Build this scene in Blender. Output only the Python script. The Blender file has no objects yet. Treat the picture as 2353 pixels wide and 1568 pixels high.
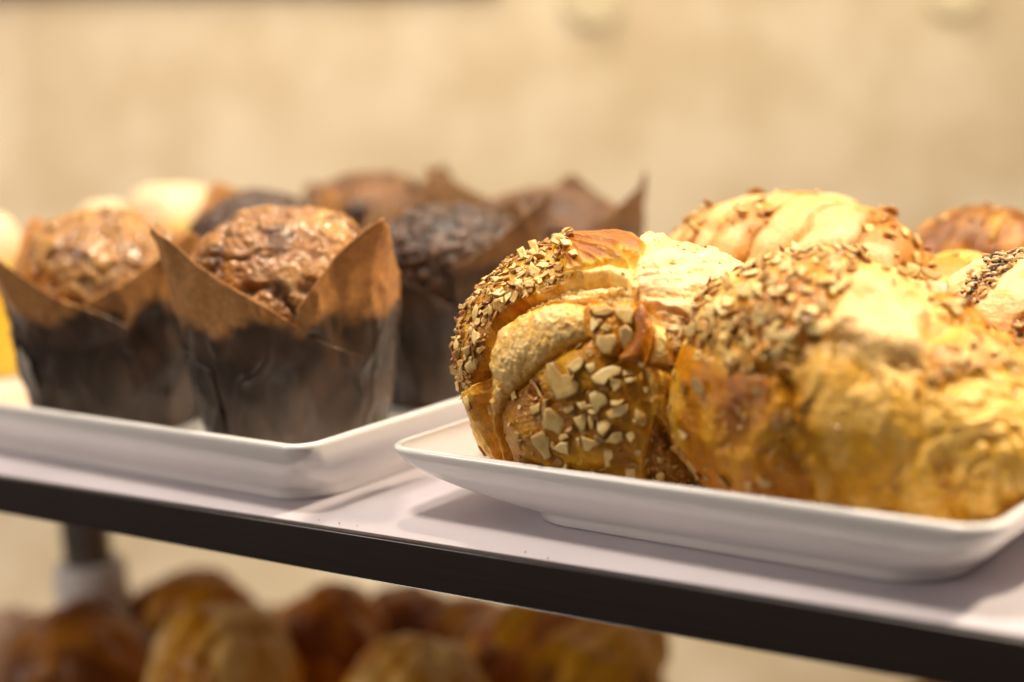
import bpy, bmesh, math, random
import numpy as np
from mathutils import Matrix, Vector

# ---------------------------------------------------------------- camera, world, lights
sc = bpy.context.scene
COL = sc.collection
F = 3325.938                      # focal length in units of a 2353-wide picture
CX, CY, PW = 1176.5, 784.0, 2353.0
R = np.array([[0.8118528, -0.0416739, 0.5823729],
              [0.5797586, 0.1755902, -0.7956432],
              [-0.0691014, 0.9835809, 0.1667142]])      # world <- camera
C0 = np.array([0.0, 0.0, 0.15])
cam = bpy.data.cameras.new('camera')
co = bpy.data.objects.new('camera', cam); COL.objects.link(co)
m4 = np.eye(4); m4[:3, :3] = R; m4[:3, 3] = C0
co.matrix_world = Matrix(m4.tolist())
cam.sensor_width = 36.0; cam.lens = F / PW * 36.0
cam.clip_start = 0.01; cam.clip_end = 50
cam.dof.use_dof = True
cam.dof.focus_distance = 0.509
cam.dof.aperture_fstop = 3.5
cam.dof.aperture_blades = 0
sc.camera = co
sc.view_settings.view_transform = 'Standard'
sc.view_settings.look = 'None'
sc.view_settings.exposure = 0.0
sc.view_settings.gamma = 1.0
try:
    sc.cycles.use_denoising = True
    sc.cycles.max_bounces = 8
    sc.cycles.sample_clamp_indirect = 6
    sc.cycles.sample_clamp_direct = 25
    sc.cycles.caustics_reflective = False
except Exception:
    pass

w = bpy.data.worlds.new('World'); sc.world = w; w.use_nodes = True
nt = w.node_tree
bg = nt.nodes['Background']
tc = nt.nodes.new('ShaderNodeTexCoord'); sx = nt.nodes.new('ShaderNodeSeparateXYZ')
rp = nt.nodes.new('ShaderNodeValToRGB')
nt.links.new(tc.outputs['Generated'], sx.inputs[0]); nt.links.new(sx.outputs['Z'], rp.inputs[0])
rp.color_ramp.elements[0].position = 0.0; rp.color_ramp.elements[0].color = (0.34, 0.275, 0.225, 1)
rp.color_ramp.elements[1].position = 0.9; rp.color_ramp.elements[1].color = (0.60, 0.51, 0.45, 1)
nt.links.new(rp.outputs[0], bg.inputs['Color'])
bg.inputs['Strength'].default_value = 0.36

def area(name, loc, target, size, power, color):
    l = bpy.data.lights.new(name, 'AREA'); l.shape = 'DISK'; l.size = size; l.energy = power; l.color = color
    o = bpy.data.objects.new(name, l); COL.objects.link(o); o.location = loc
    d = Vector(target) - Vector(loc); o.rotation_euler = d.to_track_quat('-Z', 'Y').to_euler()
    return o
area('key_lamp', (0.40, 1.02, 1.15), (-0.27, 0.45, 0.0), 0.09, 30, (1.0, 0.85, 0.62))
area('second_lamp', (-0.75, 0.95, 1.20), (-0.35, 0.45, 0.0), 0.10, 8.5, (1.0, 0.84, 0.64))
area('top_lamp', (-0.42, 0.17, 1.32), (-0.32, 0.42, 0.03), 0.26, 16.5, (1.0, 0.86, 0.68))
area('wall_fill', (-0.95, 0.30, 2.0), (-1.20, 1.45, 0.05), 0.8, 10.5, (1.0, 0.96, 0.93))  # unseen lamp added high up to brighten the back wall
area('low_wall_fill', (-1.15, 0.75, -1.25), (-1.35, 1.3, -0.30), 0.6, 11, (1.0, 0.90, 0.80))  # unseen fill added below the frame for the lower wall
area('left_front_fill', (-1.25, -0.62, 0.46), (-0.62, 0.60, -0.16), 0.45, 6, (1.0, 0.90, 0.80))  # unseen lamp added at left front to light the lower breads

# ---------------------------------------------------------------- projection helpers (pixels of the 2353-wide picture)
def ray(p):
    return R @ np.array([p[0] - CX, -(p[1] - CY), -F])
def on_z(p, z):
    d = ray(p); return C0 + d * (z - C0[2]) / d[2]
def at_depth(p, D):
    return C0 + ray(p) * (D / F)
def project(P):
    v = (np.asarray(P) - C0) @ R
    return np.stack([CX - F * v[:, 0] / v[:, 2], CY + F * v[:, 1] / v[:, 2]], 1), -v[:, 2]

# ---------------------------------------------------------------- noise
def _h(i, j, k, s):
    n = (i * 374761393 + j * 668265263 + k * 2147483647 + s * 1274126177) & 0xffffffff
    n = ((n ^ (n >> 13)) * 1274126177) & 0xffffffff
    n = ((n ^ (n >> 16)) * 2246822519) & 0xffffffff
    return ((n ^ (n >> 15)) & 0xffffff) / float(0xffffff)
def vnoise(P, s=0):
    P = np.asarray(P, float); I = np.floor(P).astype(np.int64); f = P - I
    u = f * f * f * (f * (f * 6 - 15) + 10); r = 0
    for a in (0, 1):
        for b in (0, 1):
            for c in (0, 1):
                wt = (u[:, 0] if a else 1 - u[:, 0]) * (u[:, 1] if b else 1 - u[:, 1]) * (u[:, 2] if c else 1 - u[:, 2])
                r = r + wt * _h(I[:, 0] + a, I[:, 1] + b, I[:, 2] + c, s)
    return r * 2 - 1
def fbm(P, o=4, s=0, g=0.5):
    r = 0; a = 1; t = 0
    for k in range(o):
        r = r + a * vnoise(P * (2 ** k) + 17.3 * k, s + k); t += a; a *= g
    return r / t
def worley(P, s=0):
    P = np.asarray(P, float); I = np.floor(P).astype(np.int64)
    d1 = np.full(len(P), 9.); d2 = np.full(len(P), 9.); idv = np.zeros(len(P))
    for a in (-1, 0, 1):
        for b in (-1, 0, 1):
            for c in (-1, 0, 1):
                J = I + np.array([a, b, c])
                Q = np.stack([J[:, 0] + _h(J[:, 0], J[:, 1], J[:, 2], s), J[:, 1] + _h(J[:, 0], J[:, 1], J[:, 2], s + 7),
                              J[:, 2] + _h(J[:, 0], J[:, 1], J[:, 2], s + 13)], 1)
                d = np.linalg.norm(P - Q, axis=1); hv = _h(J[:, 0], J[:, 1], J[:, 2], s + 21)
                nw = d < d1
                d2 = np.where(nw, d1, np.minimum(d2, d)); idv = np.where(nw, hv, idv); d1 = np.where(nw, d, d1)
    return d1, d2, idv
def ss(a, b, x):
    t = np.clip((x - a) / (b - a), 0, 1); return t * t * (3 - 2 * t)
def mix(a, b, t):
    a = np.asarray(a, float); b = np.asarray(b, float); t = np.asarray(t)
    if a.ndim == 1 and a.shape[0] == 3 and t.ndim == 1: a = np.broadcast_to(a, (len(t), 3))
    if t.ndim == 1 and a.ndim == 2: t = t[:, None]
    return a * (1 - t) + b * t
def sdpoly(P, poly):                       # positive inside
    V = np.array(poly, float); x, y = P[:, 0], P[:, 1]
    d = np.full(len(P), 1e18); ins = np.zeros(len(P), bool)
    for i in range(len(V)):
        a = V[i]; b = V[i - 1]; e = b - a
        px = x - a[0]; py = y - a[1]
        t = np.clip((px * e[0] + py * e[1]) / (e @ e), 0, 1)
        d = np.minimum(d, (px - e[0] * t) ** 2 + (py - e[1] * t) ** 2)
        c = ((a[1] > y) != (b[1] > y)) & (x < (b[0] - a[0]) * (y - a[1]) / (b[1] - a[1] + 1e-12) + a[0])
        ins ^= c
    d = np.sqrt(d); return np.where(ins, d, -d)
def sdline(P, pts):                        # distance to a polyline
    V = np.array(pts, float); d = np.full(len(P), 1e18)
    for i in range(1, len(V)):
        a = V[i]; e = V[i - 1] - a; q = P - a
        t = np.clip((q @ e) / (e @ e), 0, 1)
        d = np.minimum(d, ((q - t[:, None] * e) ** 2).sum(1))
    return np.sqrt(d)

# ---------------------------------------------------------------- objects
def tag(o, label=None, cat=None, group=None, kind=None):
    if label: o['label'] = label
    if cat: o['category'] = cat
    if group: o['group'] = group
    if kind: o['kind'] = kind
    return o
def empty(name, loc, rz=0.0):
    o = bpy.data.objects.new(name, None); COL.objects.link(o); o.location = loc; o.rotation_euler = (0, 0, rz)
    o.empty_display_size = 0.02
    return o
def link(name, me, mat, parent=None, world_coords=True):
    o = bpy.data.objects.new(name, me); COL.objects.link(o)
    if mat is not None and not me.materials: me.materials.append(mat)
    if parent is not None:
        o.parent = parent
        if world_coords:
            o.matrix_parent_inverse = (Matrix.Translation(parent.location) @ parent.rotation_euler.to_matrix().to_4x4()).inverted()
    return o
def mesh_np(name, V, Fc, smooth=True):
    me = bpy.data.meshes.new(name)
    if isinstance(Fc, np.ndarray):
        k = Fc.shape[1]
        me.vertices.add(len(V)); me.vertices.foreach_set('co', np.asarray(V, np.float32).ravel())
        me.loops.add(Fc.size); me.loops.foreach_set('vertex_index', Fc.astype(np.int32).ravel())
        me.polygons.add(len(Fc)); me.polygons.foreach_set('loop_start', np.arange(0, Fc.size, k, dtype=np.int32))
        me.update(calc_edges=True); me.validate()
    else:
        me.from_pydata([tuple(v) for v in V], [], Fc); me.update()
    if smooth: me.polygons.foreach_set('use_smooth', np.ones(len(me.polygons), bool))
    return me
def set_col(me, c, name='col'):
    a = me.attributes.new(name, 'FLOAT_COLOR', 'POINT')
    cc = np.ones((len(me.vertices), 4), np.float32); cc[:, :3] = c
    a.data.foreach_set('color', cc.ravel())
def set_f(me, v, name):
    a = me.attributes.new(name, 'FLOAT', 'POINT'); a.data.foreach_set('value', np.asarray(v, np.float32))
def grid_faces(nu, nv, wrap=False):        # vertices index = i*nv + j
    i = np.arange(nu - 1)[:, None]; jn = nv if wrap else nv - 1
    j = np.arange(jn)[None, :]; j2 = (j + 1) % nv
    return np.stack([i * nv + j + 0 * j2, i * nv + j2, (i + 1) * nv + j2, (i + 1) * nv + j], -1).reshape(-1, 4)
_ico = {}
def ico(n):
    if n not in _ico:
        bm = bmesh.new(); bmesh.ops.create_icosphere(bm, subdivisions=n, radius=1.0)
        me = bpy.data.meshes.new('t'); bm.to_mesh(me); bm.free()
        V = np.empty(len(me.vertices) * 3); me.vertices.foreach_get('co', V)
        Fc = np.empty(len(me.loops), np.int64); me.loops.foreach_get('vertex_index', Fc)
        _ico[n] = (V.reshape(-1, 3), Fc.reshape(-1, 3)); bpy.data.meshes.remove(me)
    V, Fc = _ico[n]; return V / np.linalg.norm(V, axis=1)[:, None], Fc
def normals_of(V, Fc):
    n = np.cross(V[Fc[:, 1]] - V[Fc[:, 0]], V[Fc[:, 2]] - V[Fc[:, 0]])
    N = np.zeros_like(V)
    for k in range(Fc.shape[1]): np.add.at(N, Fc[:, k], n)
    return N / (np.linalg.norm(N, axis=1)[:, None] + 1e-20)
def box_bm(bm, x0, x1, y0, y1, z0, z1):
    r = bmesh.ops.create_cube(bm, size=1.0)
    for v in r['verts']:
        v.co = Vector(((x0 + x1) / 2 + v.co.x * (x1 - x0), (y0 + y1) / 2 + v.co.y * (y1 - y0), (z0 + z1) / 2 + v.co.z * (z1 - z0)))
    return r['verts']
def box(name, x0, x1, y0, y1, z0, z1, mat, parent=None, bevel=0.0, seg=3):
    bm = bmesh.new(); box_bm(bm, x0, x1, y0, y1, z0, z1)
    if bevel: bmesh.ops.bevel(bm, geom=bm.edges[:], offset=bevel, segments=seg, profile=0.6, affect='EDGES')
    me = bpy.data.meshes.new(name); bm.to_mesh(me); bm.free()
    if bevel:
        me.polygons.foreach_set('use_smooth', np.ones(len(me.polygons), bool))
        me.set_sharp_from_angle(angle=math.radians(50)) if hasattr(me, 'set_sharp_from_angle') else None
    return link(name, me, mat, parent)

# ---------------------------------------------------------------- materials
def material(name):
    m = bpy.data.materials.new(name); m.use_nodes = True
    return m, m.node_tree, m.node_tree.nodes['Principled BSDF']
def bump(t, b, scale, strength, dist=0.001, detail=4, coords='Object', tex='noise', stretch=None):
    c = t.nodes.new('ShaderNodeTexCoord'); src = c.outputs[coords]
    if stretch:
        mp = t.nodes.new('ShaderNodeMapping'); mp.inputs['Scale'].default_value = stretch
        t.links.new(src, mp.inputs[0]); src = mp.outputs[0]
    n = t.nodes.new('ShaderNodeTexNoise'); n.inputs['Scale'].default_value = scale; n.inputs['Detail'].default_value = detail
    t.links.new(src, n.inputs['Vector'])
    bp = t.nodes.new('ShaderNodeBump'); bp.inputs['Strength'].default_value = strength; bp.inputs['Distance'].default_value = dist
    t.links.new(n.outputs[0], bp.inputs['Height']); t.links.new(bp.outputs[0], b.inputs['Normal'])
    return n
def dough_mat(name, sss=0.18, bscale=800, bstr=0.8, bdist=0.0007):
    m, t, b = material(name)
    a = t.nodes.new('ShaderNodeAttribute'); a.attribute_name = 'col'
    n = t.nodes.new('ShaderNodeTexNoise'); n.inputs['Scale'].default_value = 420; n.inputs['Detail'].default_value = 5
    c = t.nodes.new('ShaderNodeTexCoord'); t.links.new(c.outputs['Object'], n.inputs['Vector'])
    mr = t.nodes.new('ShaderNodeMapRange'); mr.inputs[1].default_value = 0.3; mr.inputs[2].default_value = 0.7
    mr.inputs[3].default_value = 0.82; mr.inputs[4].default_value = 1.16
    t.links.new(n.outputs[0], mr.inputs[0])
    vm = t.nodes.new('ShaderNodeVectorMath'); vm.operation = 'SCALE'
    t.links.new(a.outputs['Color'], vm.inputs[0]); t.links.new(mr.outputs[0], vm.inputs['Scale'])
    t.links.new(vm.outputs[0], b.inputs['Base Color'])
    r = t.nodes.new('ShaderNodeAttribute'); r.attribute_name = 'rough'
    t.links.new(r.outputs['Fac'], b.inputs['Roughness'])
    b.inputs['Subsurface Weight'].default_value = sss
    b.inputs['Subsurface Radius'].default_value = (1.0, 0.45, 0.18)
    b.inputs['Subsurface Scale'].default_value = 0.004
    b.inputs['Specular IOR Level'].default_value = 0.5
    if name == 'muffin_crumb':
        b.inputs['Coat Weight'].default_value = 0.4; b.inputs['Coat Roughness'].default_value = 0.15
    bump(t, b, bscale, bstr, bdist, 5)
    return m
M_DOUGH = dough_mat('baked_dough')
M_CRUMB = dough_mat('muffin_crumb', 0.08, 520, 1.0, 0.0016)
M_CRUMB_SOFT = dough_mat('muffin_crumb_matt', 0.0, 420, 0.8, 0.0016)
M_FAR = dough_mat('far_crust', 0.0, 300, 0.4, 0.001)

def nut_mat():
    m, t, b = material('almond')
    a = t.nodes.new('ShaderNodeAttribute'); a.attribute_name = 'col'
    oi = t.nodes.new('ShaderNodeObjectInfo')
    rp = t.nodes.new('ShaderNodeValToRGB'); t.links.new(oi.outputs['Random'], rp.inputs[0])
    e = rp.color_ramp.elements; e[0].color = (0.80, 0.72, 0.60, 1); e[1].color = (1.0, 1.0, 1.0, 1)
    mx = t.nodes.new('ShaderNodeMix'); mx.data_type = 'RGBA'; mx.blend_type = 'MULTIPLY'; mx.inputs[0].default_value = 1.0
    t.links.new(a.outputs['Color'], mx.inputs[6]); t.links.new(rp.outputs[0], mx.inputs[7])
    n = t.nodes.new('ShaderNodeTexNoise'); n.inputs['Scale'].default_value = 350; n.inputs['Detail'].default_value = 4
    c = t.nodes.new('ShaderNodeTexCoord'); t.links.new(c.outputs['Object'], n.inputs['Vector'])
    r2 = t.nodes.new('ShaderNodeValToRGB'); r2.color_ramp.elements[0].position = 0.35; r2.color_ramp.elements[0].color = (0.88, 0.78, 0.62, 1)
    r2.color_ramp.elements[1].position = 0.6; r2.color_ramp.elements[1].color = (1, 1, 1, 1)
    t.links.new(n.outputs[0], r2.inputs[0])
    m2 = t.nodes.new('ShaderNodeMix'); m2.data_type = 'RGBA'; m2.blend_type = 'MULTIPLY'; m2.inputs[0].default_value = 1.0
    t.links.new(mx.outputs[2], m2.inputs[6]); t.links.new(r2.outputs[0], m2.inputs[7])
    t.links.new(m2.outputs[2], b.inputs['Base Color'])
    b.inputs['Roughness'].default_value = 0.38
    b.inputs['Subsurface Weight'].default_value = 0.15; b.inputs['Subsurface Scale'].default_value = 0.002
    b.inputs['Subsurface Radius'].default_value = (1, 0.6, 0.3)
    bump(t, b, 500, 0.4, 0.0004)
    return m
M_NUT = nut_mat()

def porcelain():
    m, t, b = material('white_porcelain')
    b.inputs['Base Color'].default_value = (0.80, 0.775, 0.76, 1)
    b.inputs['Roughness'].default_value = 0.13
    b.inputs['Coat Weight'].default_value = 0.4; b.inputs['Coat Roughness'].default_value = 0.04
    bump(t, b, 40, 0.05, 0.002, 2)
    return m
M_PORC = porcelain()
def shelf_white():
    m, t, b = material('white_laminate')
    c = t.nodes.new('ShaderNodeTexCoord')
    n = t.nodes.new('ShaderNodeTexNoise'); n.inputs['Scale'].default_value = 14; n.inputs['Detail'].default_value = 6
    t.links.new(c.outputs['Object'], n.inputs['Vector'])
    rp = t.nodes.new('ShaderNodeValToRGB'); rp.color_ramp.elements[0].position = 0.3; rp.color_ramp.elements[0].color = (0.53, 0.485, 0.53, 1)
    rp.color_ramp.elements[1].position = 0.6; rp.color_ramp.elements[1].color = (0.58, 0.535, 0.58, 1)
    t.links.new(n.outputs[0], rp.inputs[0]); t.links.new(rp.outputs[0], b.inputs['Base Color'])
    b.inputs['Roughness'].default_value = 0.34
    return m
M_SHELF = shelf_white()
def dark_trim():
    m, t, b = material('dark_lacquered_trim')
    c = t.nodes.new('ShaderNodeTexCoord')
    mp = t.nodes.new('ShaderNodeMapping'); mp.inputs['Scale'].default_value = (0.6, 14, 14); t.links.new(c.outputs['Object'], mp.inputs[0])
    n = t.nodes.new('ShaderNodeTexNoise'); n.inputs['Scale'].default_value = 40; n.inputs['Detail'].default_value = 6
    t.links.new(mp.outputs[0], n.inputs['Vector'])
    rp = t.nodes.new('ShaderNodeValToRGB'); rp.color_ramp.elements[0].color = (0.014, 0.010, 0.010, 1); rp.color_ramp.elements[1].color = (0.030, 0.021, 0.020, 1)
    t.links.new(n.outputs[0], rp.inputs[0]); t.links.new(rp.outputs[0], b.inputs['Base Color'])
    b.inputs['Roughness'].default_value = 0.2
    b.inputs['Specular IOR Level'].default_value = 0.45
    bump(t, b, 260, 0.12, 0.0004)
    return m
M_TRIM = dark_trim()
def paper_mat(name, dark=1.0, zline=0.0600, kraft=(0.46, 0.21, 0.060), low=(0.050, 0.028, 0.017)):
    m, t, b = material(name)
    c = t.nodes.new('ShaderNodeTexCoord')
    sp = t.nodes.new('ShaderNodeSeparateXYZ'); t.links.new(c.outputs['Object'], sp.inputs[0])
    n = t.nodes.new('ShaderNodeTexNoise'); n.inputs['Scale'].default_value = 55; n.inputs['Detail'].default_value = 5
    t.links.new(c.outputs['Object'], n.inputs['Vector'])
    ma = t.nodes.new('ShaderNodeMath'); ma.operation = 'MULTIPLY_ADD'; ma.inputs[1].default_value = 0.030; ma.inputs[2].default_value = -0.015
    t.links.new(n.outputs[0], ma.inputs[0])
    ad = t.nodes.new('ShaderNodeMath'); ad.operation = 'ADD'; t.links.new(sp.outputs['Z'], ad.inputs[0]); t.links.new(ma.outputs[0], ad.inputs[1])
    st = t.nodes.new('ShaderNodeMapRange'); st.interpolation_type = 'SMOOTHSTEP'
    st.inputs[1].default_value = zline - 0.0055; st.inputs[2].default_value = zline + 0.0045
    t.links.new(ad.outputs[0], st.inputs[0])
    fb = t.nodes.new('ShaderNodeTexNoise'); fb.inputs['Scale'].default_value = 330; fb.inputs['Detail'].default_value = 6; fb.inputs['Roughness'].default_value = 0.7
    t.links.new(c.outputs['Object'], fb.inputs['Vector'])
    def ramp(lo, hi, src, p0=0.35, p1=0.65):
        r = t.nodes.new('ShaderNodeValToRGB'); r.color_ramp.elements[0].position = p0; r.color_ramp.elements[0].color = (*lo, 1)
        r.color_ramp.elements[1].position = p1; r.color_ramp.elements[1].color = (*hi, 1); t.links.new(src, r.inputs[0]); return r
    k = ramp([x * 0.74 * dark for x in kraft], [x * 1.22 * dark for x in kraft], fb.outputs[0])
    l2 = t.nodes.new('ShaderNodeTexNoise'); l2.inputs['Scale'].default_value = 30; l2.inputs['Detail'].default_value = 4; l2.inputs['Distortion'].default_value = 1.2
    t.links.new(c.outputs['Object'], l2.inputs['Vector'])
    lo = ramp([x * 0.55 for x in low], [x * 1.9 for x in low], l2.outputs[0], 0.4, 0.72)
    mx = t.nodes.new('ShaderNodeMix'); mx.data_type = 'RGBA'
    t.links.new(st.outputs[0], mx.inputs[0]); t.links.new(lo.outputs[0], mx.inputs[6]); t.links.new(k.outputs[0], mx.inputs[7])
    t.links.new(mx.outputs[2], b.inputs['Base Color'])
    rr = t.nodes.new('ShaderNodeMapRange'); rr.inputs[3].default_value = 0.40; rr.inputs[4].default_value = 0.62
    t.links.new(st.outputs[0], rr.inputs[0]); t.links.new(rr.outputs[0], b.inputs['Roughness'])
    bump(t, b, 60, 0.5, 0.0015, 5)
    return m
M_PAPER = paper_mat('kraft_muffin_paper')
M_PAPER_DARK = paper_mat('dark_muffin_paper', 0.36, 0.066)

def simple(name, col, rough=0.5, metal=0.0, scale=30, var=0.15, b_str=0.1):
    m, t, b = material(name)
    c = t.nodes.new('ShaderNodeTexCoord'); n = t.nodes.new('ShaderNodeTexNoise'); n.inputs['Scale'].default_value = scale; n.inputs['Detail'].default_value = 4
    t.links.new(c.outputs['Object'], n.inputs['Vector'])
    rp = t.nodes.new('ShaderNodeValToRGB'); rp.color_ramp.elements[0].position = 0.3; rp.color_ramp.elements[1].position = 0.7
    rp.color_ramp.elements[0].color = (*[x * (1 - var) for x in col], 1); rp.color_ramp.elements[1].color = (*[min(1, x * (1 + var)) for x in col], 1)
    t.links.new(n.outputs[0], rp.inputs[0]); t.links.new(rp.outputs[0], b.inputs['Base Color'])
    b.inputs['Roughness'].default_value = rough; b.inputs['Metallic'].default_value = metal
    bump(t, b, scale * 4, b_str, 0.002)
    return m
M_METAL = simple('grey_post_metal', (0.22, 0.20, 0.18), 0.35, 0.6)
M_WHITE = simple('white_foot_plastic', (0.80, 0.78, 0.78), 0.35, 0, 20, 0.04)
M_LOWER = simple('pale_beige_laminate', (0.66, 0.52, 0.34), 0.5, 0, 6, 0.06)

# ---------------------------------------------------------------- background wall (faces the display at an angle)
def wall_mat():
    m, t, b = material('plastered_stone_wall')
    c = t.nodes.new('ShaderNodeTexCoord')
    mp = t.nodes.new('ShaderNodeMapping'); mp.inputs['Scale'].default_value = (1, 1, 1); t.links.new(c.outputs['Object'], mp.inputs[0])
    ds = t.nodes.new('ShaderNodeTexNoise'); ds.inputs['Scale'].default_value = 5; t.links.new(mp.outputs[0], ds.inputs['Vector'])
    va = t.nodes.new('ShaderNodeVectorMath'); va.operation = 'MULTIPLY_ADD'; va.inputs[1].default_value = (0.09, 0.09, 0.09)
    t.links.new(ds.outputs['Color'], va.inputs[0]); t.links.new(mp.outputs[0], va.inputs[2])
    br = t.nodes.new('ShaderNodeTexBrick'); br.inputs['Scale'].default_value = 1.0
    br.inputs['Brick Width'].default_value = 0.20; br.inputs['Row Height'].default_value = 0.085
    br.inputs['Mortar Size'].default_value = 0.006; br.inputs['Mortar Smooth'].default_value = 0.5
    br.inputs['Color1'].default_value = (0.57, 0.455, 0.300, 1); br.inputs['Color2'].default_value = (0.67, 0.56, 0.40, 1)
    br.inputs['Mortar'].default_value = (0.63, 0.525, 0.37, 1)
    t.links.new(va.outputs[0], br.inputs['Vector'])
    n = t.nodes.new('ShaderNodeTexNoise'); n.inputs['Scale'].default_value = 8.5; n.inputs['Detail'].default_value = 3
    t.links.new(c.outputs['Object'], n.inputs['Vector'])
    rp = t.nodes.new('ShaderNodeValToRGB'); rp.color_ramp.elements[0].position = 0.40; rp.color_ramp.elements[0].color = (0.53, 0.415, 0.26, 1)
    rp.color_ramp.elements[1].position = 0.60; rp.color_ramp.elements[1].color = (0.70, 0.595, 0.44, 1)
    t.links.new(n.outputs[0], rp.inputs[0])
    mx = t.nodes.new('ShaderNodeMix'); mx.data_type = 'RGBA'; mx.inputs[0].default_value = 0.55
    t.links.new(br.outputs[0], mx.inputs[6]); t.links.new(rp.outputs[0], mx.inputs[7])
    t.links.new(mx.outputs[2], b.inputs['Base Color']); b.inputs['Roughness'].default_value = 0.8
    return m
fwh = np.array([-0.5906, 0.8069, 0.0]); rth = np.array([0.8069, 0.5906, 0.0])
WD = 1.75
WANG = math.atan2(rth[1], rth[0])
bm = bmesh.new(); box_bm(bm, -3.0, 3.0, 0.0, 0.08, -1.6, 2.6)
me = bpy.data.meshes.new('back_wall'); bm.to_mesh(me); bm.free()
wall = link('back_wall', me, wall_mat())
wall.location = tuple(fwh * WD); wall.rotation_euler = (0, 0, WANG)
tag(wall, 'blurred beige stone wall filling the whole background behind the pastries', 'wall', kind='structure')

def wall_pt(p, off=0.0):                    # picture point -> point on the plane a bit before the wall
    d = ray(p); t = ((WD - off) - (C0 @ fwh)) / (d @ fwh); return C0 + d * t
# dark rail on the wall, only its lower edge enters the picture
a_, b_ = wall_pt((-700, -18), 0.02), wall_pt((1150, -34), 0.02)
bm = bmesh.new()
q = []
for P in (a_, b_):
    for dz in (0.0, 0.03):
        for dd in (0.0, 0.018): q.append(bm.verts.new(tuple(P + np.array([0, 0, dz]) + fwh * dd)))
for f in ((0, 1, 3, 2), (4, 6, 7, 5), (0, 4, 5, 1), (2, 3, 7, 6), (0, 2, 6, 4), (1, 5, 7, 3)): bm.faces.new([q[i] for i in f])
bmesh.ops.recalc_face_normals(bm, faces=bm.faces[:]); me = bpy.data.meshes.new('wall_rail'); bm.to_mesh(me); bm.free()
tag(link('wall_rail', me, simple('dark_rail', (0.10, 0.06, 0.03), 0.5)), 'dark blurred rail along the very top left of the beige wall', 'rail')

def glow():
    m, t, b = material('warm_bulb_glass')
    b.inputs['Base Color'].default_value = (0.10, 0.08, 0.05, 1); b.inputs['Roughness'].default_value = 0.8
    b.inputs['Emission Color'].default_value = (0.90, 0.66, 0.34, 1); b.inputs['Emission Strength'].default_value = 0.86
    return m
M_GLOW = glow()
M_BRASS = simple('brass_cap', (0.6, 0.45, 0.2), 0.35, 1.0)
for k, (px, py, r, lab) in enumerate([(1366, -8, 0.034, 'round warm wall light glowing at the top centre of the blurred wall'),
                                      (2196, -26, 0.033, 'round warm wall light glowing at the top right corner of the wall')]):
    P = wall_pt((px, py), 0.001)
    e = tag(empty('wall_light', tuple(P)), lab, 'wall light', 'round warm lights on the wall')
    V, Fc = ico(4); link('bulb', mesh_np('bulb', V * r + P, Fc), M_GLOW, e)
    V2 = []; n = 24
    for zz, rr in ((-0.001, 0.0), (-0.001, r * 1.02), (0.004, r * 1.02), (0.004, 0.0)):
        for i in range(n):
            a = 2 * math.pi * i / n
            V2.append(P + fwh * zz + rth * math.cos(a) * rr + np.array([0, 0, math.sin(a) * rr]))
    link('bracket', mesh_np('bracket', np.array(V2), grid_faces(4, n, True)), M_LOWER, e)

# ---------------------------------------------------------------- the display shelf
YF = 0.366
shelf = tag(empty('display_shelf', (-0.3, 0.8, -0.42)), 'white topped display shelf with dark front edge holding both white plates', 'display shelf')
box('shelf_top', -1.6, 0.5, YF + 0.0042, 1.00, -0.0145, 0.0, M_SHELF, shelf, 0.0004)
box('front_trim', -1.6, 0.5, YF, YF + 0.0040, -0.0165, 0.0002, M_TRIM, shelf, 0.0011, 4)
eb = box('edge_highlight', -0.46, 0.499, YF - 0.00015, YF + 0.0006, -0.0026, -0.0018, simple('worn_edge_highlight', (0.30, 0.27, 0.25), 0.3, 0, 90, 0.7), shelf)  # pale strip painted as the highlight on the trim's worn front edge
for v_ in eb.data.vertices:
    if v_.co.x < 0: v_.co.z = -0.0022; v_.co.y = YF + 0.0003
pp = at_depth((205, 1290), 1.0)
bm = bmesh.new(); bmesh.ops.create_cone(bm, cap_ends=True, segments=40, radius1=0.0165, radius2=0.0165, depth=1.0)
for v in bm.verts: v.co = Vector((pp[0] + v.co.x, pp[1] + v.co.y, (-0.0150 if v.co.z > 0 else pp[2] - 0.01)))
me = bpy.data.meshes.new('post'); bm.to_mesh(me); bm.free(); link('post', me, M_METAL, shelf)
prof = [(0.0, 0.0), (0.022, 0.0), (0.0245, -0.004), (0.025, -0.02), (0.026, -0.262 - pp[2]), (0.0, -0.262 - pp[2])]
V = []; n = 40
for rr, zz in prof:
    for i in range(n):
        a = 2 * math.pi * i / n; V.append((pp[0] + rr * math.cos(a), pp[1] + rr * math.sin(a), pp[2] + zz))
link('post_foot', mesh_np('post_foot', np.array(V), grid_faces(len(prof), n, True)[:, ::-1]), M_WHITE, shelf)
ZL = -0.262

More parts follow.
